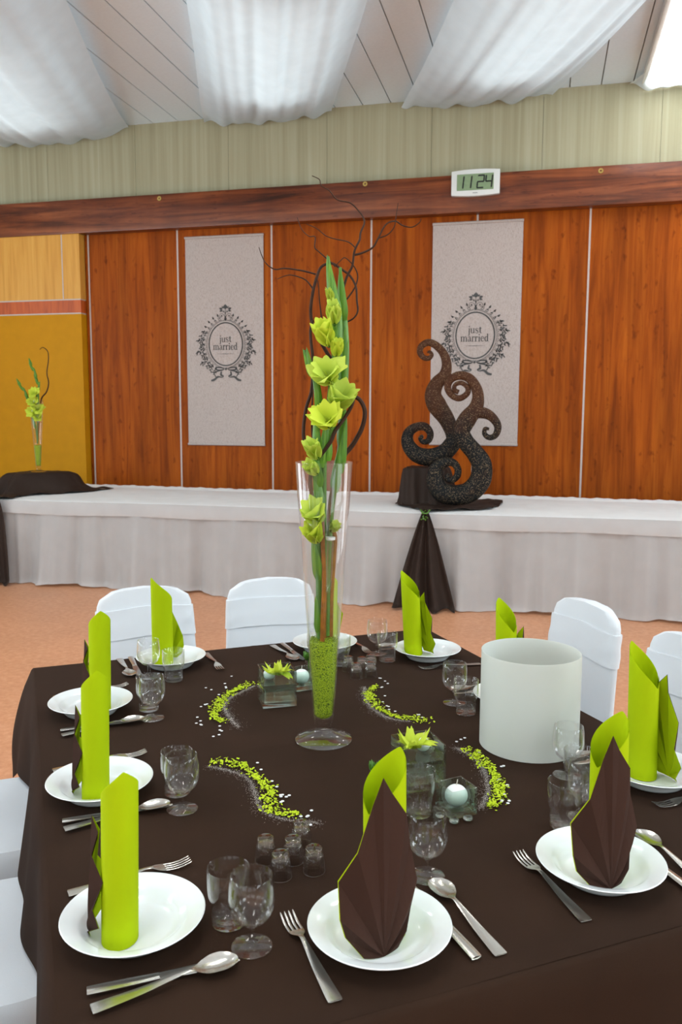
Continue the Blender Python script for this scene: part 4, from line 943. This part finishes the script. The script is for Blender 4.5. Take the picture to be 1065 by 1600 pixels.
# ------------------------------------------------------------------ chairs in white stretch covers
def chair(w, u, side, label, sash_ph=0.0):
    rot = {'N': TA, 'L': TA - math.pi / 2, 'F': TA + math.pi, 'R': TA + math.pi / 2}[side]
    e = empty('covered_chair', T(w, u, 0), rot); tag(e, label, 'chair', 'white covered chairs around the brown table')
    # local: y towards the table, back at y = -0.2
    def half(z):
        return 0.225 - 0.05 * max(0, min(1, (z - 0.1) / 0.78)) - (0 if z < 0.83 else 0.055 * (1 - math.sqrt(max(0, 1 - ((z - 0.83) / 0.055) ** 2))))
    def backy(z): return -0.19 - 0.05 * max(0, (z - 0.42)) / 0.46
    def slab(z0, z1, th, extra, nz=26, wav=0.0):
        mb = MB(); V = []; F = []; m = 20
        for i in range(nz + 1):
            z = z0 + (z1 - z0) * i / nz
            hwid = half(min(z, 0.8845)) + extra
            for k in range(m):
                a = 2 * math.pi * k / m; cx = math.copysign(abs(math.cos(a)) ** 0.45, math.cos(a)); sy = math.copysign(abs(math.sin(a)) ** 0.7, math.sin(a))
                zz = z + (wav * math.sin(cx * 3 + sash_ph) if wav else 0) - (0.012 * cx * cx * (i / nz) if not wav and z > 0.8 else 0)
                V.append((cx * hwid, backy(z) + sy * th / 2 - 0.018 * (1 - cx * cx) * 0.6 + (0.0015 * math.sin(z * 90 + cx * 5) if wav else 0), zz))
        for i in range(nz):
            for k in range(m): k2 = (k + 1) % m; F.append((i * m + k, i * m + k2, (i + 1) * m + k2, (i + 1) * m + k))
        F.append(tuple(nz * m + k for k in range(m))); F.append(tuple(range(m))[::-1])
        return mb.add(V, F)
    slab(0.02, 0.885, 0.045, 0.0, 34).build('back_cover', M['chair'], e, angle=60)
    slab(0.70, 0.812, 0.058, 0.005, 10, 0.006).build('sash', M['chair'], e, angle=60)
    # seat with a cover down to the floor
    mb = MB(); prof = [(0.0, 0.475, 0.0), (0.75, 0.476, 0.0), (0.96, 0.470, 0.0), (1.0, 0.452, 0.0), (1.0, 0.40, 0.0), (0.985, 0.2, 0.03), (1.0, 0.02, 0.0)]
    V = []; F = []; m = 48
    for (r_, z, inw) in prof:
        for k in range(m):
            a = 2 * math.pi * k / m; cx = math.copysign(abs(math.cos(a)) ** 0.28, math.cos(a)); sy = math.copysign(abs(math.sin(a)) ** 0.28, math.sin(a))
            sq = 1 - inw * (1 - min(1, abs(abs(cx) - abs(sy)) * 0 + abs(cx * sy)))
            V.append((cx * 0.232 * r_ * sq * (1 if sy < 0 else 1.0), 0.02 + sy * 0.205 * r_ * sq, z))
    for i in range(len(prof) - 1):
        for k in range(m): k2 = (k + 1) % m; F.append((i * m + k, i * m + k2, (i + 1) * m + k2, (i + 1) * m + k))
    mb.add(V, F).build('seat_cover', M['chair'], e, angle=50)
    return e
chair(-0.185, 1.19, 'L', 'white covered chair on the left, nearest to the camera at the bottom edge')
chair(-0.185, 1.745, 'L', 'white covered chair at the left edge, middle one of the left side', 0.7)
chair(-0.185, 2.315, 'L', 'white covered chair at the left edge, farthest of the left side', 1.4)
chair(0.425, 2.93, 'F', 'white covered chair at the far side, left of the tall vase', 2.0)
chair(0.925, 2.93, 'F', 'white covered chair at the far side, directly behind the tall vase', 0.4)
chair(1.63, 2.375, 'R', 'white covered chair on the right behind the white cylinder', 1.0)
chair(1.63, 1.865, 'R', 'white covered chair at the right picture edge', 2.6)

# ------------------------------------------------------------------ place settings
WHERE = {1: 'at the nearest seat of the left side', 2: 'at the middle seat of the left side', 3: 'at the farthest seat of the left side', 4: 'at the far side, left of the tall vase',
         5: 'at the far side, behind the tall vase', 6: 'on the right side, at its farthest seat', 7: 'hidden behind the white cylinder', 8: 'at the right picture edge',
         9: 'on the near side, right one', 10: 'on the near side, left one'}
# plate centre (w, u), side
SET = {1: (0.137, 1.237, 'L'), 2: (0.132, 1.747, 'L'), 3: (0.153, 2.256, 'L'), 4: (0.427, 2.598, 'F'), 5: (0.948, 2.586, 'F'),
       6: (1.238, 2.386, 'R'), 7: (1.255, 1.900, 'R'), 8: (1.277, 1.378, 'R'), 9: (0.921, 1.108, 'N'), 10: (0.484, 1.076, 'N')}
ROT = {'N': TA, 'L': TA - math.pi / 2, 'F': TA + math.pi, 'R': TA + math.pi / 2}
def local(n, x, y, z=ZT):
    w, u, s = SET[n]
    dw, du = {'N': (x, y), 'L': (y, -x), 'F': (-x, -y), 'R': (-y, x)}[s]
    return T(w + dw, u + du, z)

PLATE = [(0.0, 0.0035), (0.058, 0.0035), (0.061, 0.0), (0.066, 0.0), (0.069, 0.004), (0.080, 0.0155), (0.086, 0.0215), (0.098, 0.0268), (0.1095, 0.0312), (0.1105, 0.0326), (0.1092, 0.0338),
         (0.097, 0.0296), (0.085, 0.0252), (0.0805, 0.0222), (0.074, 0.0150), (0.067, 0.0094), (0.056, 0.0076), (0.030, 0.0070), (0.0, 0.0068)]
me_plate = None
for n, (w, u, s) in SET.items():
    p = T(w, u, ZT + 0.0012)
    if me_plate is None: o = MB().lathe(PLATE, 64).build('soup_plate', M['porcelain'], angle=60); me_plate = o
    else: o = me_plate.copy(); COL.objects.link(o)
    o.location = p; tag(o, 'white soup plate holding a napkin ' + WHERE[n], 'plate', 'soup plates on the brown table')

# napkin: local -y faces the seat; a lime roll with a two-coloured pleated fan in front
FAN = [(-0.030, 0.001), (-0.050, 0.024), (-0.060, 0.056), (-0.0565, 0.104), (-0.036, 0.156), (-0.010, 0.222), (0.004, 0.262), (0.022, 0.232), (0.046, 0.196), (0.060, 0.142), (0.066, 0.088), (0.059, 0.042), (0.040, 0.024), (0.026, 0.002)]
def napkin_proto(FANX, FANZ):
    e = empty('folded_napkin')
    cx, cy, r = 0.024, 0.026, 0.0295
    tip = math.atan2(0.40, 0.92)
    def roll(off):
        def fn(s, t):
            a = R(-150) + s * R(395)
            rr = r + 0.0022 * s + off
            da = abs((a - tip + math.pi) % (2 * math.pi) - math.pi) / math.pi; zt = 0.282 - 0.088 * da ** 1.15
            zz = zt * t
            x = cx + rr * math.cos(a) * 1.06; y = cy + rr * math.sin(a) * 0.92
            return (x - 0.0 * t, y + 0.006 * t, zz)
        return fn
    mb = MB().grid(roll(0), 64, 10); g2 = MB().grid(roll(-0.0012), 64, 10)
    mb.add(g2.v, [tuple(q[::-1]) for q in g2.f]); mb.build('lime_roll', M['lime'], e, recalc=False, merge=0)
    # rays of the fan with alternating folds
    rays = []
    for i in range(len(FAN) - 1):
        a, b = FAN[i], FAN[i + 1]
        rays.append(a)
    rays.append(FAN[-1])
    nr = len(rays)
    def fan(dy, gl, gr):
        V = []; F = []; K = 8
        for i, (x, z) in enumerate(rays):
            x = x * FANX; z = z * FANZ; ln = math.hypot(x, z); mid = 1 - abs(2 * i / (nr - 1) - 1)
            amp = 0.0085 + 0.0025 * mid
            grow = gl + (gr - gl) * i / (nr - 1)
            zig = (1 if i % 2 else -1) * amp * (1.25 - 1.0 * min(1, z / 0.24))
            curl = 0.026 * (abs(x) / 0.06) ** 1.8
            for k in range(K + 1):
                f = k / K; f2 = f * grow
                V.append((x * f2, -0.025 + zig * min(1, ln / 0.10) * f ** 0.7 + curl * f * f + dy + 0.021 * (z / 0.26) * f, z * f2))
        for i in range(nr - 1):
            for k in range(K): F.append((i * (K + 1) + k, (i + 1) * (K + 1) + k, (i + 1) * (K + 1) + k + 1, i * (K + 1) + k + 1))
        return MB().add(V, F)
    fan(0.0, 1.0, 1.0).build('brown_fan', M['brownnap'], e, smooth=False, recalc=False, merge=1e-6)
    fan(0.0012, 1.03, 0.95).build('lime_fan', M['lime'], e, smooth=False, recalc=False, merge=1e-6)
    return e
NAP = napkin_proto(1.0, 1.0); NAP_SLIM = napkin_proto(0.74, 0.74); NAP_MID = napkin_proto(0.86, 0.80); NAP_WIDE = napkin_proto(1.0, 0.84)
# offsets of the pivot from the plate centre (local), extra turn, size
NPOS = {1: (0.094, 1.243, -14, 0.98), 2: (0.101, 1.742, -16, 0.99), 3: (0.156, 2.252, -18, 1.0), 4: (0.428, 2.622, -8, 1.0), 5: (0.965, 2.605, 20, 1.0),
        6: (1.232, 2.400, 12, 1.0), 7: (1.275, 1.905, -10, 1.0), 8: (1.285, 1.365, -4, 1.06), 9: (0.903, 1.078, -6, 1.0), 10: (0.472, 1.056, 0, 1.02)}
NLAB = {1: 'lime napkin roll standing on the plate nearest the bottom left', 2: 'lime napkin roll on the middle plate of the left side', 3: 'lime napkin roll on the farthest plate of the left side', 4: 'lime and brown napkin on the far plate left of the vase',
        5: 'lime and brown napkin seen behind the tall vase', 6: 'leaning lime napkin with brown edge on the far right plate', 7: 'lime napkin rising behind the white cylinder', 8: 'lime fan napkin with brown edge at the right picture edge',
        9: 'brown fan napkin with lime cone on the near right plate', 10: 'large brown fan napkin with lime cone on the plate front centre'}
for n, (w, u, dr, sc_) in NPOS.items():
    o = {1: NAP_SLIM, 10: NAP, 6: NAP_MID, 8: NAP_WIDE}.get(n) or copy_tree(NAP_SLIM if n in (2, 3, 4) else NAP_MID if n == 7 else NAP)
    o.location = T(w, u, ZT + 0.0098); o.rotation_euler = (R(-3) if n == 6 else 0, 0, ROT[SET[n][2]] + R(dr)); o.scale = (sc_,) * 3
    tag(o, NLAB[n], 'napkin', 'two-coloured napkins on the plates')

# ------------------------------------------------------------------ cutlery
def ribbon(st, th=0.0018, m=8):
    """stations (y, half width, z, cup) -> closed bar"""
    P = st; V = []; F = []; c = 2 * (m + 1)
    for (y, hw_, z, cup) in P:
        for k in range(m + 1):
            v = -1 + 2 * k / m; V.append((hw_ * v, y, z + cup * v * v + th / 2 * (1 - 0.6 * v * v)))
        for k in range(m + 1):
            v = 1 - 2 * k / m; V.append((hw_ * v, y, z + cup * v * v - th / 2 * (1 - 0.6 * v * v)))
    for i in range(len(P) - 1):
        for k in range(c): k2 = (k + 1) % c; F.append((i * c + k, i * c + k2, (i + 1) * c + k2, (i + 1) * c + k))
    F.append(tuple(range(c))); F.append(tuple((len(P) - 1) * c + k for k in range(c))[::-1])
    return V, F
def interp(st, n):
    P, _ = smooth_path([Vector((a, b, c)) for a, b, c, d in st], [d for *_, d in st], n)
    _, D_ = smooth_path([Vector((a, b, c)) for a, b, c, d in st], [d for *_, d in st], n)
    return [(p.x, max(p.y, 0.0004), p.z, d) for p, d in zip(P, D_)]
HANDLE = [(0, 0.0090, 0.0014, 0.0), (0.003, 0.0108, 0.0014, 0.0), (0.03, 0.0098, 0.0022, 0.0), (0.07, 0.0078, 0.0040, 0.0), (0.11, 0.0052, 0.0078, 0.0), (0.132, 0.0038, 0.0098, 0.0)]
def spoon_mesh():
    st = interp(HANDLE + [(0.142, 0.0042, 0.0092, 0.0), (0.150, 0.009, 0.0066, 0.001), (0.160, 0.0160, 0.0036, 0.0036), (0.175, 0.0208, 0.0018, 0.0066), (0.190, 0.0204, 0.0016, 0.0068), (0.202, 0.0145, 0.0030, 0.0044), (0.2085, 0.0070, 0.0052, 0.0014), (0.2105, 0.0012, 0.0066, 0.0)], 4)
    return MB().add(*ribbon(st, 0.0017))
def fork_mesh():
    mb = MB().add(*ribbon(interp(HANDLE + [(0.142, 0.0044, 0.0090, 0.0), (0.150, 0.0090, 0.0068, 0.0), (0.158, 0.0118, 0.0046, 0.0), (0.166, 0.0124, 0.0030, 0.0)], 4), 0.0018))
    for k in range(4):
        x = (-1.5 + k) * 0.0069
        V, F = ribbon([(0.165, 0.0021, 0.0032, 0.0), (0.180, 0.0020, 0.0018, 0.0), (0.195, 0.0018, 0.0026, 0.0), (0.207, 0.0015, 0.0056, 0.0), (0.2115, 0.0006, 0.0074, 0.0)], 0.0017, 4)
        mb.add([(p[0] + x, p[1], p[2]) for p in V], F)
    return mb
def knife_mesh():
    return MB().add(*ribbon(interp([(0, 0.0076, 0.0028, 0), (0.003, 0.0090, 0.0030, 0), (0.05, 0.0084, 0.0034, 0), (0.098, 0.0070, 0.0036, 0)], 3), 0.0050)).add(*ribbon(interp([(0.0975, 0.0066, 0.0034, 0), (0.106, 0.0078, 0.0034, 0), (0.150, 0.0094, 0.0034, 0), (0.190, 0.0092, 0.0034, 0), (0.207, 0.0060, 0.0034, 0), (0.214, 0.0010, 0.0034, 0)], 3), 0.0014))
PROTO = {}
def cutlery(kind, n, x, y, ang, label, dz=0.0):
    if kind not in PROTO: o = PROTO[kind] = {'table_spoon': spoon_mesh, 'dinner_fork': fork_mesh, 'table_knife': knife_mesh}[kind]().build(kind, M['steel'], angle=50)
    else: o = PROTO[kind].copy(); COL.objects.link(o)
    o.location = local(n, x, y, ZT + 0.0012 + dz); o.rotation_euler = (0, 0, ROT[SET[n][2]] + R(ang))
    tag(o, label, kind.split('_')[1], {'table_spoon': 'spoons', 'dinner_fork': 'forks', 'table_knife': 'knives'}[kind] + ' on the brown table')
# per seat: fork (x, y, angle), knife, spoon
CUT = {1: ((-0.141, -0.090, 7), (0.119, -0.078, -3), (0.160, -0.076, 8)),
       2: ((-0.148, -0.090, 7), (0.108, -0.081, -2), (0.146, -0.080, 9)),
       3: ((-0.150, -0.090, 9), (0.121, -0.083, 0), (0.160, -0.082, 11)),
       4: ((-0.130, -0.088, 2), (0.112, -0.122, 0), (0.148, -0.122, 3)),
       5: ((-0.122, -0.100, 1), (0.117, -0.115, 2), (0.154, -0.112, 5)),
       6: ((-0.132, -0.125, -6), (0.125, -0.10, 0), (0.160, -0.10, 2)),
       7: ((-0.150, -0.095, 2), (0.112, -0.10, -4), (0.148, -0.10, -2)),
       8: ((-0.112, -0.125, -2), (0.125, -0.10, 0), (0.160, -0.10, 0)),
       9: ((-0.108, -0.103, -3), (0.112, -0.105, -2), (0.146, -0.115, -5)),
       10: ((-0.109, -0.097, 1), (0.118, -0.088, 3), (0.157, -0.094, 1))}
for n, (f, k, s) in CUT.items():
    for kind, (x, y, a), nm, dz in (('dinner_fork', f, 'steel fork beside the plate ', 0.0), ('table_knife', k, 'steel knife between plate and spoon ', 0.0), ('table_spoon', s, 'steel soup spoon outside the knife ', 0.0035 if n in (1, 2, 3) else 0.0)):
        cutlery(kind, n, x, y, a, nm + WHERE[n], dz)

# ------------------------------------------------------------------ glasses
WINE = [(0.0, 0.0), (0.0295, 0.0), (0.0312, 0.0010), (0.0295, 0.0022), (0.014, 0.0042), (0.0068, 0.0080), (0.0046, 0.0150), (0.0043, 0.0280), (0.0062, 0.0350), (0.0165, 0.0400), (0.0282, 0.0505), (0.0342, 0.0650), (0.0355, 0.0800),
        (0.0342, 0.0990), (0.0318, 0.1155), (0.0312, 0.1162), (0.0306, 0.1154), (0.0331, 0.0990), (0.0344, 0.0800), (0.0331, 0.0654), (0.0272, 0.0518), (0.0160, 0.0420), (0.0060, 0.0384), (0.0, 0.0378)]
TUMB = [(0.0, 0.0), (0.0245, 0.0), (0.0268, 0.0018), (0.0273, 0.020), (0.0277, 0.034), (0.0296, 0.042), (0.0322, 0.050), (0.0333, 0.060), (0.0336, 0.0935), (0.0330, 0.0945), (0.0323, 0.0935), (0.0319, 0.060), (0.0308, 0.051), (0.0282, 0.043), (0.0262, 0.034), (0.0256, 0.014), (0.0220, 0.0085), (0.0, 0.0075)]
SHOT = [(0.0, 0.0450), (0.0125, 0.0450), (0.0145, 0.0438), (0.0152, 0.0400), (0.0150, 0.0360), (0.0168, 0.0300), (0.0188, 0.0180), (0.0198, 0.0), (0.0188, 0.0), (0.0176, 0.0180), (0.0154, 0.0290), (0.0128, 0.0335), (0.0, 0.0345)]
GP = {}
def put_glass(kind, prof, pos, label, cat, group, seg=40):
    if kind not in GP: o = GP[kind] = MB().lathe(prof, seg).build(kind, M['shotglass' if kind == 'shot_glass' else 'glass'], angle=60)
    else: o = GP[kind].copy(); COL.objects.link(o)
    o.location = pos; tag(o, label, cat, group)
WG = {1: (0.299, 1.135), 2: (0.281, 1.610), 3: (0.300, 2.144), 4: (0.343, 2.500), 5: (0.866, 2.430), 6: (1.096, 2.478), 7: (1.106, 1.965), 8: (1.115, 1.464), 9: (1.027, 1.290), 10: (0.635, 1.212)}
TG = {1: (0.280, 1.205), 2: (0.284, 1.686), 3: (0.301, 2.214), 4: (0.408, 2.440), 5: (0.936, 2.410), 6: (1.095, 2.394), 7: (1.096, 1.884), 8: (1.088, 1.388), 9: (0.967, 1.274), 10: (0.723, 1.422)}
for n in WG:
    put_glass('wine_glass', WINE, T(*WG[n], ZT + 0.0012), 'clear wine glass with round bowl ' + WHERE[n], 'wine glass', 'wine glasses on the brown table')
    put_glass('tumbler', TUMB, T(*TG[n], ZT + 0.0012), 'clear water tumbler with narrow base ' + WHERE[n], 'tumbler', 'tumblers on the brown table')
SHN = [((0.386, 1.362), 'leftmost'), ((0.432, 1.343), 'central'), ((0.464, 1.392), 'rearmost'), ((0.396, 1.302), 'nearest'), ((0.456, 1.298), 'rightmost')]
SHF = [((0.938, 2.345), 'leftmost'), ((0.934, 2.268), 'near left'), ((0.980, 2.262), 'near right'), ((1.012, 2.335), 'rightmost'), ((0.975, 2.320), 'central')]
for p, d in SHN: put_glass('shot_glass', SHOT, T(*p, ZT + 0.0012), 'upturned shot glass, %s of the group in front near the tumblers' % d, 'shot glass', 'upturned shot glasses in front', 28)
for p, d in SHF: put_glass('shot_glass', SHOT, T(*p, ZT + 0.0012), 'upturned shot glass, %s of the group right of the tall vase' % d, 'shot glass', 'upturned shot glasses behind', 28)

# ------------------------------------------------------------------ white cylinder
def cyl(off):
    def fn(s, t):
        a = R(-55) + s * R(372); r = 0.1182 + 0.0016 * s + off
        return (r * math.cos(a), r * math.sin(a), 0.2315 * t + (0.0035 * s * t))
    return fn
c1 = MB().grid(cyl(0), 96, 4); c2 = MB().grid(cyl(-0.0009), 96, 4); c1.add(c2.v, [tuple(q[::-1]) for q in c2.f])
cy = c1.build('paper_cylinder', M['shade'], recalc=False, merge=0, loc=T(1.138, 1.650, ZT + 0.001), rotz=TA); tag(cy, 'large open white paper cylinder standing on the brown table', 'cylinder')

# ------------------------------------------------------------------ glass cubes with candles
def cube_mesh(s, h, wall, base):
    a, b = s / 2, s / 2 - wall
    o = [(-a, -a), (a, -a), (a, a), (-a, a)]; i_ = [(-b, -b), (b, -b), (b, b), (-b, b)]
    V = [(x, y, 0) for x, y in o] + [(x, y, h) for x, y in o] + [(x, y, h) for x, y in i_] + [(x, y, base) for x, y in i_]
    F = [(0, 3, 2, 1), (12, 13, 14, 15)]
    for k in range(4):
        j = (k + 1) % 4; F += [(k, j, 4 + j, 4 + k), (4 + k, 4 + j, 8 + j, 8 + k), (8 + k, 8 + j, 12 + j, 12 + k)]
    return MB().add(V, F)
def glass_cube(w, u, rot, s, h, label, water=0.0, wall=0.004, base=0.013):
    e = empty('glass_cube', T(w, u, ZT + 0.0012), TA + R(rot)); tag(e, label, 'candle holder', 'glass cubes on the brown table')
    cube_mesh(s, h, wall, base).build('glass_body', M['thickglass'], e, smooth=True, angle=30, bevel=0.0012)
    if water:
        b = s / 2 - wall - 0.0004; MB().box(-b, b, -b, b, base + 0.0005, water).build('water', M['water'], e, smooth=False)
def ball_candle(p, r, label):
    e = empty('ball_candle', p); tag(e, label, 'candle', 'white ball candles')
    MB().sphere((0, 0, 0), r, 28, 18, 0.92).build('wax_ball', M['candle'], e); MB().tube([(0, 0, r * 0.9), (0.001, 0, r * 0.9 + 0.006), (0.002, 0.001, r * 0.9 + 0.012)], 0.0009, 6, 2).build('wick', M['wick'], e)
def bloom(p, r, label, mat, seed, n=14, droop=0.0):
    rnd = random.Random(seed); e = empty('cut_bloom', p); tag(e, label, 'flower', 'lime blooms in glass')
    for k in range(n):
        az = k * 2.399; L = r * rnd.uniform(0.7, 1.1); t = rnd.uniform(0.1, 0.75)
        ax_ = Vector((math.cos(az), math.sin(az), t))
        petal_mesh(ax_, Vector((0, 0, 1)), Vector((0, 0, 0.0)), L, L * rnd.uniform(0.32, 0.6), 3.14 * (k % 2), 0.25, k, 0.14).build('petal', mat, e, recalc=False)
    MB().sphere((0, 0, 0.004), r * 0.22, 10, 6).build('heart', mat, e)
glass_cube(0.645, 2.150, -6, 0.094, 0.098, 'large glass cube with lime bloom, left of the tall vase', 0.062)
bloom(T(0.650, 2.145, ZT + 0.084), 0.046, 'lime bloom floating in the large glass cube left of the tall vase', M['petal2'], 1, 16)
ball_candle(T(0.627, 2.163, ZT + 0.079), 0.0165, 'white ball candle beside the bloom in the large cube left of the vase')
glass_cube(0.787, 1.553, -3, 0.092, 0.097, 'large glass cube with lime bloom, right of the tall vase behind the brown napkin', 0.062)
bloom(T(0.778, 1.556, ZT + 0.083), 0.046, 'lime bloom floating in the large glass cube right of the vase', M['petal2'], 2, 16)
ball_candle(T(0.806, 1.568, ZT + 0.079), 0.0165, 'white ball candle beside the bloom in the large cube right of the vase')
glass_cube(0.800, 1.405, 4, 0.061, 0.057, 'small glass cube holding a white ball candle, in front', 0.0, 0.004, 0.012)
ball_candle(T(0.800, 1.405, ZT + 0.0012 + 0.0125 + 0.0215), 0.0232, 'white ball candle in the small glass cube in front')
glass_cube(0.748, 2.240, 8, 0.061, 0.057, 'small glass cube holding a white ball candle, behind the tall vase', 0.0, 0.004, 0.012)
ball_candle(T(0.748, 2.240, ZT + 0.0012 + 0.0125 + 0.0215), 0.0232, 'white ball candle in the small glass cube behind the vase')
BUD = [(0.0, 0.0), (0.015, 0.0), (0.0165, 0.002), (0.0165, 0.02), (0.011, 0.04), (0.0085, 0.052), (0.0105, 0.062), (0.0097, 0.062), (0.0075, 0.052), (0.0098, 0.04), (0.0150, 0.02), (0.0140, 0.006), (0.0, 0.005)]
for (p, d) in (((0.660, 1.490), 'behind the front centre napkin'), ((0.786, 2.288), 'behind the tall vase')):
    put_glass('bud_vase', BUD, T(*p, ZT + 0.0012), 'tiny clear bud vase ' + d, 'vase', 'tiny bud vases', 24)
    e = empty('green_sprig', T(*p, ZT + 0.0012 + 0.062)); tag(e, 'fresh green frilly sprig in the tiny vase ' + d, 'sprig', 'green sprigs in bud vases')
    MB().tube([(0, 0, -0.05), (0.001, 0, -0.02), (0, 0, 0.01)], 0.0016, 6, 3).build('stalk', M['stem'], e)
    rnd = random.Random(9)
    for k in range(16):
        az = k * 2.399; tl = 0.25 + 1.3 * rnd.random(); v = Vector((math.cos(az), math.sin(az), tl)).normalized() * rnd.uniform(0.016, 0.027)
        petal_mesh(v, Vector((0, 0, 1)), Vector((0, 0, 0.004)), v.length, v.length * 0.6, 0, 0.3, k, 0.16).build('leaf', M['stem'], e, recalc=False)
for i, (p, d) in enumerate((((0.757, 1.392), 'left'), ((0.772, 1.362), 'middle'), ((0.803, 1.362), 'right'))):
    o = MB().sphere((0, 0, 0), 0.010, 16, 10, 0.5).build('glass_pebble', M['pebble'], loc=T(*p, ZT + 0.0063)); tag(o, 'clear glass pebble beside the small candle cube, %s of three' % d, 'pebble', 'glass pebbles')

# ------------------------------------------------------------------ scattered decoration: lime shreds, white confetti, sand
def path_at(P, f):
    L = [0.0]
    for a, b in zip(P[:-1], P[1:]): L.append(L[-1] + math.hypot(b[0] - a[0], b[1] - a[1]))
    s = f * L[-1]
    for i in range(len(P) - 1):
        if s <= L[i + 1] or i == len(P) - 2:
            t = (s - L[i]) / max(1e-6, L[i + 1] - L[i]); return P[i][0] + (P[i + 1][0] - P[i][0]) * t, P[i][1] + (P[i + 1][1] - P[i][1]) * t, L[-1]
def swirl(lime, sand, flakes, d, seed, dens=1.0):
    rnd = random.Random(seed); sm = lambda P: [(p.x, p.y) for p in smooth_path([Vector((a, b, 0)) for a, b in P], [1] * len(P), 5)[0]]
    lime = sm(lime); sand = sm(sand)
    mb = MB(); n = int(420 * dens)
    for k in range(n):
        f = min(1, max(0, rnd.random())); x, y, L = path_at(lime, f); wd_ = 0.0048 + 0.006 * abs(math.sin(f * 5 + seed))
        c = T(x + rnd.gauss(0, wd_), y + rnd.gauss(0, wd_), ZT + 0.0018 + rnd.uniform(0, 0.004))
        a = rnd.uniform(0, 6.28); l = rnd.uniform(0.0016, 0.0036); w_ = l * rnd.uniform(0.45, 0.8); tl = rnd.uniform(-0.5, 0.5)
        dx, dy = Vector((math.cos(a), math.sin(a), tl)) * l, Vector((-math.sin(a), math.cos(a), rnd.uniform(-0.4, 0.4))) * w_
        q = [c - dx - dy, c + dx - dy * 0.6, c + dx + dy, c - dx * 0.7 + dy]
        up = Vector((0, 0, 0.0008)); mb.add(q + [v + up for v in q], [(3, 2, 1, 0), (4, 5, 6, 7), (0, 1, 5, 4), (1, 2, 6, 5), (2, 3, 7, 6), (3, 0, 4, 7)])
    o = mb.build('lime_shreds', M['limeconf'], smooth=False, merge=0, recalc=False); tag(o, 'curved trail of lime green shreds ' + d, 'shreds', 'lime shred trails', 'stuff')
    mb = MB()
    for k in range(int(2400 * dens)):
        f = rnd.random(); x, y, L = path_at(sand, f); wd_ = 0.0034 if rnd.random() < 0.6 else 0.011
        c = T(x + rnd.gauss(0, wd_), y + rnd.gauss(0, wd_), ZT + 0.0012); r_ = rnd.uniform(0.0003, 0.0006)
        mb.add([c + Vector((r_, 0, 0)), c + Vector((-r_ * 0.5, r_ * 0.87, 0)), c + Vector((-r_ * 0.5, -r_ * 0.87, 0)), c + Vector((0, 0, r_ * 1.3))], [(0, 1, 3), (1, 2, 3), (2, 0, 3)])
    o = mb.build('white_sand', M['sand'], smooth=False, merge=0, recalc=False); tag(o, 'thin trail of whitish sand along the lime shreds ' + d, 'sand', 'sand trails', 'stuff')
    mb = MB()
    for (x, y) in flakes:
        for q in range(rnd.choice((1, 1, 2))):
            c = T(x + rnd.gauss(0, 0.003), y + rnd.gauss(0, 0.003), ZT + 0.0016 + q * 0.0012); mb.lathe([(0.0001, 0), (0.0036, 0), (0.0036, 0.0007), (0.0001, 0.0007)], 9, c)
    o = mb.build('white_confetti', M['whiteconf'], smooth=False, merge=0); tag(o, 'sprinkle of round white confetti beside the lime shreds ' + d, 'confetti', 'white confetti', 'stuff')
for i, (a, b, c, d) in enumerate(SWIRLS): swirl(a, b, c, d, i + 1)
